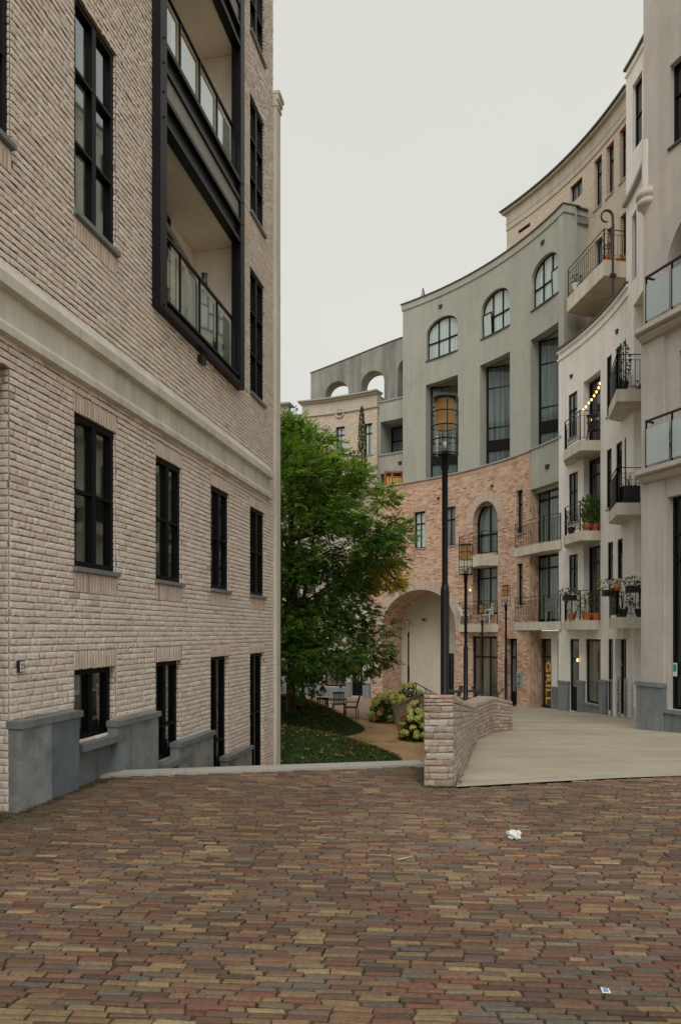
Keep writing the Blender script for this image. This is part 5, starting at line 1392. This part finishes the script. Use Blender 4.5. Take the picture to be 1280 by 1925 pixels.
# feathery tips that stick out at the silhouette
for (px, py) in ((783, 1003), (772, 1052), (748, 1236), (728, 1248), (750, 1185), (705, 885), (735, 925), (760, 1010), (600, 808), (628, 835), (560, 797), (770, 985), (615, 1290), (592, 1300), (598, 1275), (575, 1255), (610, 1262), (740, 1215), (720, 1225), (650, 1225)):
    Y = TY+rv.uniform(-.8, .6); clumps.append((Vector(((px-22-640)/F*Y, Y, EYE+(HZ-py)/F*Y)), .34, .1 if py < 1100 else 0, 1.0))
for k in range(7):
    px, py = rv.uniform(690, 765), rv.uniform(1085, 1118); Y = TY+rv.uniform(1.0, 2.4); clumps.append((Vector(((px-640)/F*Y, Y, EYE+(HZ-py)/F*Y)), .38, .95, 1.2))
mb = MB()
GREENS = [(.066, .145, .028), (.088, .18, .034), (.050, .115, .028), (.115, .205, .036), (.078, .155, .034)]
for c, rad, yel, br_ in clumps:
    ax = (c-Vector((TX, TY, 3.5))); ax.z *= .6; ax = ax.normalized() if ax.length > .1 else Vector((0, 0, 1))
    hfr = (c.z-zlow)/(ztop-zlow)
    for k in range(int(56*(rad/.55)**2)):
        o = rdir(); o.z *= .62; p = c+o*rad*rv.uniform(.25, 1.1)
        d = (o*.8+ax*.45+rdir()*.55+Vector((0, 0, -.12))).normalized(); L_ = rv.uniform(.16, .27); nl = 4
        if rv.random() < yel: base = rv.choice([(.42, .34, .03), (.50, .36, .03), (.30, .30, .03)])
        else:
            base = rv.choice(GREENS)
            if hfr > .6 and rv.random() < .4: base = rv.choice([(.16, .33, .04), (.22, .34, .045), (.24, .27, .05)])
            elif rv.random() < .04: base = (.22, .20, .03)
        kk = 1.05*br_*rv.uniform(.75, 1.25); col = tuple(x*kk for x in base)
        up = (Vector((0, 0, 1))+rdir()*.45).normalized(); sdv = d.cross(up).normalized()
        for i in range(nl):
            t = (i+1)/nl; q = p+d*L_*t+Vector((0, 0, -.06*t*t*L_*2))
            for sg in (-1, 1):
                leaf(mb, q, (sdv*sg*1.0+d*.55+Vector((0, 0, -.18))), up+rdir()*.55, rv.uniform(.095, .140), .062, col)
        leaf(mb, p+d*L_, d, up, .12, .052, col)
mb.build('crown', 'leaf', tree)
mb = MB(); zb_t = ZG+mound(TX, TY)-.1
mb.tube([(TX, TY, zb_t), (TX+.02, TY, zb_t+.25), (TX+.05, TY, .6), (TX+.12, TY+.05, 2.0), (TX+.1, TY+.1, 3.8), (TX+.0, TY, 6.0), (TX-.1, TY, 7.6)], [.24, .17, .15, .135, .11, .07, .02], 12)
mb.tube([(TX+.06, TY, .4), (TX+.30, TY-.1, 1.2), (TX+.42, TY-.2, 2.6), (TX+.7, TY-.3, 4.2), (TX+1.0, TY-.3, 6.2)], [.09, .085, .07, .05, .015], 10)
for c, rad, *_ in clumps[:150:2]:
    z0 = max(1.0, min(6.5, c.z-rv.uniform(.4, 1.4))); s0_ = Vector((TX+.08, TY+.04, z0)); m1 = s0_.lerp(c, .5)+Vector((0, 0, .25))
    mb.tube([s0_, m1, c], [.045, .025, .007], 5, caps=False)
mb.build('trunk', 'bark', tree)
# second stem seen beside the trunk, a stake
mb = MB(); mb.tube([(TX+.42, TY+.2, ZG+.9), (TX+.42, TY+.2, ZG+2.0)], .045, 8)
tag(mb.build('tree_stake', 'wood_dark', origin=(TX+.42, TY+.2, ZG+.9)), 'short dark wooden stake just right of the tree trunk', 'stake')

def cypress(X, Y, z0, h, r, label):
    t = thing('cypress', (X, Y, z0), label, 'tree'); mb = MB()
    for k in range(1500):
        v = rv.random()**1.1; rr = r*(1-v)**.5*(.5+.5*min(1, v*6)); a = rv.uniform(0, 6.28)
        if (int(v*9)+int(a*2)) % 5 == 0: rr *= .5
        p = Vector((X+rr*cos(a)*rv.uniform(.6, 1), Y+rr*sin(a)*rv.uniform(.6, 1), z0+.2+v*(h-.2)))
        d = Vector((cos(a)*.3, sin(a)*.3, 1)); k_ = rv.uniform(.7, 1.3); col = rv.choice([(.055*k_, .09*k_, .03*k_), (.085*k_, .11*k_, .04*k_), (.14*k_, .12*k_, .06*k_)])
        leaf(mb, p, d, rdir(), .15, .05, col)
    mb.build('crown', 'leaf', t); mb = MB(); mb.tube([(X, Y, z0), (X, Y, z0+h*.85)], [.06, .02], 8); mb.build('trunk', 'bark', t)
Yq = 35.6; cypress((680-640)/F*Yq, Yq, zgs-.05, lz(765, Yq)-zgs, .30, 'slim tall cypress in front of the beige brick house')
Yq = 36.5; cypress((563-640)/F*Yq, Yq, zgs-.05, lz(783, Yq)-zgs, .26, 'small dark cypress tip at the left above the big tree')

def hydrangea(X, Y, z0, w, h, label, nh=46, warm=.4):
    t = thing('hydrangea_bush', (X, Y, z0), label, 'shrub'); fo = MB(); bl = MB()
    for k in range(900):
        o = rdir(); o.z = abs(o.z); p = Vector((X+o.x*w*rv.uniform(.6, .97), Y+o.y*w*rv.uniform(.6, .97), z0+o.z*h*rv.uniform(.1, .95)))
        k_ = rv.uniform(.6, 1.3); col = rv.choice([(.035*k_, .085*k_, .02*k_), (.05*k_, .10*k_, .025*k_), (.09*k_, .06*k_, .02*k_), (.07*k_, .13*k_, .03*k_)])
        leaf(fo, p, (o+rdir()*.7), rdir(), .17, .10, col)
    fo.build('foliage', 'leaf', t)
    for k in range(nh):
        o = rdir(); o.z = abs(o.z)*.95+.05; c = Vector((X+o.x*w, Y+o.y*w, z0+.08+o.z*h)); r = rv.uniform(.09, .125)
        base = rv.choice([(.58, .60, .17), (.68, .64, .24), (.50, .58, .15)]) if rv.random() > warm*(1-(c.z-z0)/h)+.1 else rv.choice([(.50, .28, .08), (.34, .12, .05), (.52, .38, .12)])
        for i in range(60):
            n_ = rdir(); n_ = (n_+Vector((0, -.2, .35))).normalized(); p = c+n_*r*rv.uniform(.85, 1.05); k_ = rv.uniform(.75, 1.15)
            leaf(bl, p, n_.cross(rdir()), n_, .07, .06, tuple(x*k_ for x in base))
    bl.build('blossoms', 'blossom', t)
hydrangea(1.95, 27.3, ZG, .82, 1.05, 'wide hydrangea bush with yellow and rusty heads at the foot of the brick arch', 95)
hydrangea(2.75, 27.9, ZG+.1, .62, 1.3, 'paler green hydrangea bush next to the brick arch, behind the stair wall', 40, .05)
hydrangea(2.55, 22.6, ZG, .58, 1.15, 'yellow green hydrangea bush just left of the square wall end', 75, .35)
def low_plants(pts, name, label, cat):
    t = thing(name, pts[0], label, cat); mb = MB()
    for c in pts:
        for k in range(130):
            o = rdir(); o.z = abs(o.z); p = Vector(c)+Vector((o.x*.4, o.y*.4, o.z*.22)); k_ = rv.uniform(.7, 1.3)
            leaf(mb, p, o+rdir()*.5, rdir(), .12, .05, rv.choice([(.10*k_, .15*k_, .03*k_), (.25*k_, .25*k_, .06*k_), (.05*k_, .10*k_, .03*k_)]))
    mb.build('foliage', 'leaf', t)
low_plants([(2.75, 16.6, -.22), (3.2, 17.4, -.22), (2.5, 15.6, -.22), (3.3, 18.4, -.22), (2.2, 15.0, -.22)], 'ground_plants', 'low yellow green plants in the bed behind the ramp wall', 'plants')
# grass and fallen leaves on the mounds
def scatter(name, n, fn, mat): 
    mb = MB(); c = 0
    while c < n:
        X = rv.uniform(-5.4, 1.9); Y = rv.uniform(16.2, 28); h = mound(X, Y)
        if h < .02: continue
        if (X-0)/F and False: continue
        c += 1; fn(mb, X, Y, ZG-.03+h)
    o = mb.build(name, mat); stuff(o); return o
def blade(mb, X, Y, z):
    for _ in range(2):
        h = rv.uniform(.05, .11); a = rv.uniform(0, 3.14); w = .012; k_ = rv.uniform(.6, 1.3); dx, dy = rv.gauss(0, .03), rv.gauss(0, .03)
        x, y = X+rv.gauss(0, .02), Y+rv.gauss(0, .02)
        mb.face([(x-w*cos(a), y-w*sin(a), z-.01), (x+w*cos(a), y+w*sin(a), z-.01), (x+dx, y+dy, z+h)], None, 0, (.050*k_, .095*k_, .018*k_))
tag(scatter('grass', 26000, blade, 'grass'), 'short dark green grass on the two garden mounds', 'grass')
def litter(mb, X, Y, z):
    if rv.random() > (1 if Y > 22 else .30): return
    if Y > 22 and (X > -.1 or Y > 25.4): 
        if rv.random() > .2: return
    k_ = rv.uniform(.6, 1.2); a = rv.uniform(0, 6.28); L_ = .10
    leaf(mb, Vector((X, Y, z+.05+rv.uniform(0, .05))), Vector((cos(a), sin(a), rv.uniform(-.2, .5))), Vector((rv.gauss(0, .4), rv.gauss(0, .4), 1)), L_, .07, rv.choice([(.30*k_, .14*k_, .04*k_), (.38*k_, .24*k_, .07*k_), (.20*k_, .09*k_, .03*k_), (.45*k_, .36*k_, .14*k_)]))
tag(scatter('fallen_leaves', 7500, litter, 'leaf'), 'brown fallen leaves on the garden mounds', 'leaves')
# weeds and grit at the foot of the left plinth and the wall end
mb = MB()
for k in range(2600):
    if rv.random() < .62:
        s_ = rv.uniform(5.0, 9.0); d_ = -.14-abs(rv.gauss(0, .05)); q = ML(s_, 0, d_)
    else:
        t = rv.random(); q = (1.36+abs(rv.gauss(0, .03))+t*1.26, 8.1+t*5.4, gz(8.1+t*5.4)) if rv.random() < .7 else (rv.uniform(.95, 1.35), 8.02-abs(rv.gauss(0, .03)), 0)
    k_ = rv.uniform(.5, 1.3); col = rv.choice([(.06*k_, .085*k_, .02*k_), (.12*k_, .09*k_, .03*k_), (.20*k_, .12*k_, .04*k_), (.05*k_, .04*k_, .02*k_)])
    leaf(mb, Vector((q[0], q[1], q[2]+.002)), Vector((rv.gauss(0, 1), rv.gauss(0, 1), rv.uniform(.1, .9))), Vector((0, 0, 1)), rv.uniform(.012, .03), .010, col)
o = mb.build('weeds', 'leaf'); stuff(o); tag(o, 'tiny weeds and dry leaves along the foot of the walls', 'weeds')

# ------------------------------------------------------------------ SMALL THINGS
def potted(name, loc, pr, ph, w, h, n, cols, label, potmat='terracotta', leafL=.12, upright=False, cat='potted plant', box=None):
    t = thing(name, loc, label, cat); mb = MB(); X, Y, Z_ = loc
    if box: mb.box(X-box/2, X+box/2, Y-pr, Y+pr, Z_, Z_+ph)
    else: mb.lathe((X, Y, Z_), pot_profile(pr, ph), 14)
    mb.build('pot', potmat, t); mb = MB()
    for k in range(n):
        o = rdir(); 
        if upright: p = Vector((X+o.x*w*.7, Y+o.y*w*.7, Z_+ph+rv.uniform(0, h))); d = Vector((o.x*.5, o.y*.5, 1))
        else: p = Vector((X+o.x*w, Y+o.y*w*.7, Z_+ph+(o.z*.5+.5)*h)); d = o+rdir()*.5
        k_ = rv.uniform(.7, 1.3); leaf(mb, p, d, rdir(), leafL*rv.uniform(.7, 1.2), leafL*.35, tuple(x*k_ for x in rv.choice(cols)))
    mb.build('foliage', 'leaf', t)
    mb = MB()
    for k in range(3): mb.tube([(X, Y, Z_+ph*.8), (X+rv.uniform(-.3, .3)*w, Y+rv.uniform(-.3, .3)*w, Z_+ph+h*.8)], .012, 5)
    mb.build('stem', 'bark', t)
G_ = [(.03, .08, .02), (.05, .11, .03), (.02, .06, .02)]; GF = G_+[(.35, .10, .06), (.45, .35, .08)]; GY = [(.08, .15, .03), (.12, .18, .04)]
zt_ = 14.78
potted('potted_plant', (9.45, 24.45, zt_), .17, .30, .22, .55, 60, G_, 'terracotta pot with a spiky green plant at the corner of the highest balcony', upright=True)
potted('potted_plant', (9.95, 24.6, zt_), .16, .26, .15, .22, 40, [(.5, .4, .1), (.3, .3, .1)], 'terracotta pot with yellow flowers at the right end of the highest balcony')
potted('potted_plant', (8.95, 26.3, zt_), .15, .25, .18, .3, 50, G_, 'pale pot with a small shrub at the far end of the highest balcony', 'white_plastic')
xb, yb_ = cB.x, cB.y
potted('potted_plant', (xb+.30, yb_+.20, zfl[1]), .17, .25, .16, .9, 130, GY, 'tall grassy green plant on the middle balcony of the white house', upright=True, leafL=.22)
potted('potted_plant', (xb+.62, yb_+.22, zfl[1]), .17, .25, .14, .8, 110, GY, 'second tall grassy plant on the middle balcony, against the door', upright=True, leafL=.22)
potted('potted_plant', (xb+.02, yb_+.95, zfl[1]), .14, .25, .18, .5, 60, G_, 'dark leafy plant at the far left of the middle white balcony', 'black_plastic')
potted('potted_plant', (xb+.28, yb_+.15, zfl[2]), .18, .26, .18, .65, 110, G_+GY, 'bushy plant in an orange pot at the corner of the lowest white balcony')
potted('potted_plant', (xb+.60, yb_+.15, zfl[2]), .19, .26, .20, .75, 120, G_+[(.2, .18, .05)], 'orange pot with tall shrub on the lowest white balcony by the door')
potted('potted_plant', (xb+.0, yb_+.85, zfl[2]), .16, .26, .2, .8, 110, G_, 'climbing dark plant in an orange pot on the left part of the lowest white balcony')
potted('flower_box', (xb-.12, yb_+.75, zfl[2]+.72), .1, .2, .3, .2, 110, GF, 'dark flower box hanging on the left rail of the lowest white balcony', 'black_plastic', box=.45, cat='flower box')
xr_, yr_ = cR.x, cR.y
potted('climbing_plant', (xr_+.30, yr_+.25, zfr[0]), .17, .28, .17, 1.15, 240, G_, 'tall dark climbing plant on the upper right white balcony', 'dark_metal', cat='climbing plant')
potted('potted_plant', (xr_+.78, yr_+.18, zfr[0]), .08, .14, .10, .12, 30, [(.4, .08, .05), (.1, .12, .04)], 'little red leaved pot plant at the right of the upper right white balcony')
potted('planter_box', (xr_+.48, yr_+.22, zfr[1]), .17, .52, .2, .3, 60, [(.4, .25, .2), (.3, .3, .1), (.05, .1, .03)], 'tall black planter with pink flowers on the middle right white balcony', 'black_plastic', box=.5, cat='planter')
potted('flower_box', (xr_+.50, yr_-.12, zfr[2]+.72), .1, .2, .28, .22, 120, GF, 'blue grey flower box hanging on the front rail of the lowest right balcony', 'dark_metal', box=.5, cat='flower box')
potted('flower_box', (xr_+.12, yr_+.9, zfr[2]+.66), .12, .2, .3, .3, 110, GF, 'flower box trailing plants over the far side rail of the lowest right balcony', 'dark_metal', box=.36, cat='flower box')
potted('potted_plant', (xr_+.28, yr_+.22, zfr[2]), .15, .25, .2, .5, 110, G_+GY, 'leafy green plant low on the floor of the lowest right balcony', 'dark_metal')
potted('potted_plant', (xr_+.82, yr_+.30, zfr[2]), .15, .25, .17, .8, 120, [(.03, .06, .03), (.35, .04, .03), (.03, .08, .03)], 'red flowering plant at the right end of the lowest right balcony', 'dark_metal')
mb = MB(); q = (xr_+.02, yr_-.02, zfr[2]+.78); mb.lathe(q, [(0, 0), (.08, 0), (.10, .22), (.09, .22), (.075, .02), (0, .02)], 14)
tag(mb.build('bucket', 'orange_wood', origin=q), 'orange bucket hung at the corner of the lowest right balcony rail', 'bucket')
qd = MD(SD(1271, .1), sl2t, .12); potted('potted_plant', qd, .16, .5, .16, .35, 90, [(.08, .10, .05), (.05, .08, .03)], 'grey leaved shrub behind the glass of the lower curved balcony at the right edge', 'dark_metal')
# terrace furniture below the brick building
Yb = 28.3; Xb = (935-640)/F*Yb; potted('bay_tree', (Xb, Yb, ground(Yb)), .19, .36, .21, .36, 220, G_, 'clipped round bay tree in a pale tub left of the name plaque', 'zinc', leafL=.08, cat='potted tree')
o_ = [o for o in bpy.data.objects if o.name.startswith('bay_tree')][0]
for ch in o_.children:
    if ch.name.startswith('foliage'): ch.location.z += .30
    if ch.name.startswith('stem'): ch.scale = (1, 1, 1)
def table(loc, r, h, label, mat='dark_metal', sq=False):
    t = thing('garden_table', loc, label, 'table'); mb = MB(); X, Y, Z_ = loc
    if sq: mb.box(X-r, X+r, Y-.38, Y+.38, Z_+h-.04, Z_+h)
    else: mb.lathe(loc, [(0, h-.03), (r, h-.03), (r, h), (0, h)], 20)
    mb.build('table_top', mat, t)
    for sx in (-1, 1):
        for sy in (-1, 1):
            mb = MB(); mb.tube([(X+sx*r*.7, Y+sy*.3, Z_+h-.03), (X+sx*r*.75, Y+sy*.32, Z_)], .02, 6); mb.build('leg', mat, t)
table((-.22, 28.6, ZG+.012), .50, .74, 'dark garden table on the paving between four dark chairs', 'black_plastic')
for x, y, rz, lab in ((.42, 28.2, -1.75, 'rightmost dark garden chair at the garden table'), (-.05, 29.5, .1, 'dark garden chair behind the garden table'), (-.62, 27.7, 2.9, 'dark garden chair in front of the garden table, its back to the lawn'), (-1.15, 28.9, 1.5, 'leftmost dark garden chair at the garden table')):
    chair((x, y, ZG+.012), rz, 'black_plastic', lab, 'garden_chair', 'dark chairs around the garden table', .5)
Yb = 27.6; table(((872-640)/F*Yb, Yb, ground(Yb)), .65, .76, 'long dark terrace table behind the low wall, right of the nearest lamps', 'dark_metal', True)
chair(((905-640)/F*28, 28.0, ground(28)), 1.2, 'dark_metal', 'dark metal terrace chair by the glazed brick shop front', 'terrace_chair')
chair(((850-640)/F*28.6, 28.4, ground(28)), -1.4, 'dark_metal', 'dark metal terrace chair left of the long terrace table', 'terrace_chair')
# upper brick balcony furniture
p = Vector(ptc(1040, 16.0)); chair((p.x, p.y, slabE[1]), 2.4, 'zinc', 'pale slatted chair on the lower balcony over the shop sign', 'balcony_chair', w=.42)
p = Vector((xb+.6, yb_+.3)); chair((p.x, p.y, zfl[0]), 2.6, 'dark_metal', 'dark chair on the upper white house balcony under the string of bulbs', 'balcony_chair', w=.38)
# string of bulbs
sb_ = thing('string_lights', (xb+.9, yb_, 9), 'string of glowing yellow bulbs hung in the upper white house loggia', 'string lights')
bpx = [(1127, 721), (1124.5, 729), (1120.5, 737), (1116, 744), (1111, 751.5), (1106, 757.5), (1100.5, 765), (1095.5, 770.5)]
bp = [Vector(((x-640)/F*(24.35+.02*i), 24.35+.02*i, EYE+(HZ-y)/F*(24.35+.02*i))) for i, (x, y) in enumerate(bpx)]
mb = MB(); mb.tube(bp, .006, 5); mb.build('wire', 'black_metal', sb_)
for q in bp+[Vector(((1112-640)/F*24.5, 24.5, lz(789, 24.5))), Vector(((1121-640)/F*24.5, 24.5, lz(787, 24.5)))]:
    mb = MB(); mb.lathe(q, [(0, -.05), (.03, -.035), (.042, 0), (.03, .03), (.012, .05), (0, .055)], 10); mb.build('bulb', 'warm_light', sb_)
# orange wooden screen on the terrace behind the brick parapet
Yq = 36.42; x0, x1 = (722-640)/F*Yq, (757-640)/F*Yq; z1 = lz(889, Yq); z0 = z1-1.6
t = thing('timber_screen', (x0, Yq, z0), 'orange timber screen with yellow panels on the roof terrace left of the lamp', 'screen')
mb = MB()
for a in (x0, (x0+x1)/2-.12, x1-.07): mb.box(a, a+.09, Yq-.03, Yq+.03, z0, z1)
mb.box(x0, x1+.04, Yq-.06, Yq+.06, z1, z1+.10); mb.box(x0+.09, x1, Yq-.04, Yq+.04, z1-.24, z1-.18); mb.build('frame', 'orange_wood', t)
for k in range(5):
    a = x0+.12+k*(x1-x0-.16)/5
    mb = MB(); mb.box(a, a+(x1-x0-.16)/5-.03, Yq-.02, Yq+.02, z0, z1-.25); mb.build('panel', 'yellow_panel', t)
# litter on the plaza
def crumple(loc, r, label, mat, sd_):
    rr = random.Random(sd_); mb = MB(); P = []
    for i in range(9):
        th = pi*i/8; row = []
        for k in range(14):
            a = 2*pi*k/14; q = r*(1+.55*noise.noise((cos(a)*2+sd_, sin(a)*2, th*2))+rr.uniform(-.28, .28)); row.append((loc[0]+q*sin(th)*cos(a)*1.1, loc[1]+q*sin(th)*sin(a)*.8, loc[2]+max(.003, r*.62+q*cos(th)*.8)))
        P.append(row)
    mb.grid(P, True, sm=False); return tag(mb.build('paper_scrap', mat, origin=loc), label, 'litter')
Yl = F*1.8/(1577-HZ); crumple(((965-640)/F*Yl, Yl, 0), .052, 'crumpled white paper tissue lying on the brick paving', 'white_plastic', 3)
Yl = F*1.8/(1867-HZ); Xl = (1137-640)/F*Yl
t = thing('wrapper', (Xl, Yl, 0), 'small white and blue wrapper lying on the brick paving near the bottom right', 'litter')
mb = MB(); mb.hexa([(Xl-.02, Yl-.015, .008), (Xl+.022, Yl-.02, .008), (Xl+.024, Yl+.015, .012), (Xl-.016, Yl+.02, .016), (Xl-.02, Yl-.015, .011), (Xl+.022, Yl-.02, .012), (Xl+.024, Yl+.015, .016), (Xl-.016, Yl+.02, .020)]); mb.build('sheet', 'white_plastic', t)
mb = MB(); mb.hexa([(Xl-.012, Yl-.012, .0125), (Xl+.012, Yl-.014, .0125), (Xl+.014, Yl+.008, .018), (Xl-.008, Yl+.01, .019), (Xl-.012, Yl-.012, .0135), (Xl+.012, Yl-.014, .0135), (Xl+.014, Yl+.008, .020), (Xl-.008, Yl+.01, .021)]); mb.build('print', 'blue_print', t)
Yl = F*1.8/(1617-HZ); Xl = (760-640)/F*Yl; mb = MB(); mb.tube([(Xl-.06, Yl-.02, .01), (Xl, Yl+.01, .012), (Xl+.07, Yl+.05, .014)], [.004, .006, .003], 6)
tag(mb.build('twig', 'plaster_beige', origin=(Xl, Yl, 0)), 'pale dry twig lying on the brick paving', 'twig')
rg = random.Random(9); mb = MB()
for k in range(170):
    Y = rg.uniform(2.9, 9); X = rg.uniform(-.5, .5)*Y*.95
    if (X+4.62)*.9793-Y*.2026 < .1 or (X > 1.0 and Y > 7.9): continue
    a = rg.uniform(0, 6.28); k_ = rg.uniform(.6, 1.2); L_ = rg.uniform(.008, .02)
    leaf(mb, Vector((X, Y, .012)), Vector((cos(a), sin(a), .1)), Vector((rg.gauss(0, .2), rg.gauss(0, .2), 1)), L_, L_*.6, rg.choice([(.45*k_, .42*k_, .34*k_), (.30*k_, .16*k_, .06*k_), (.36*k_, .26*k_, .1*k_)]))
o = mb.build('pavement_crumbs', 'leaf'); stuff(o); tag(o, 'tiny pale scraps and dry leaf bits scattered on the paving', 'litter')
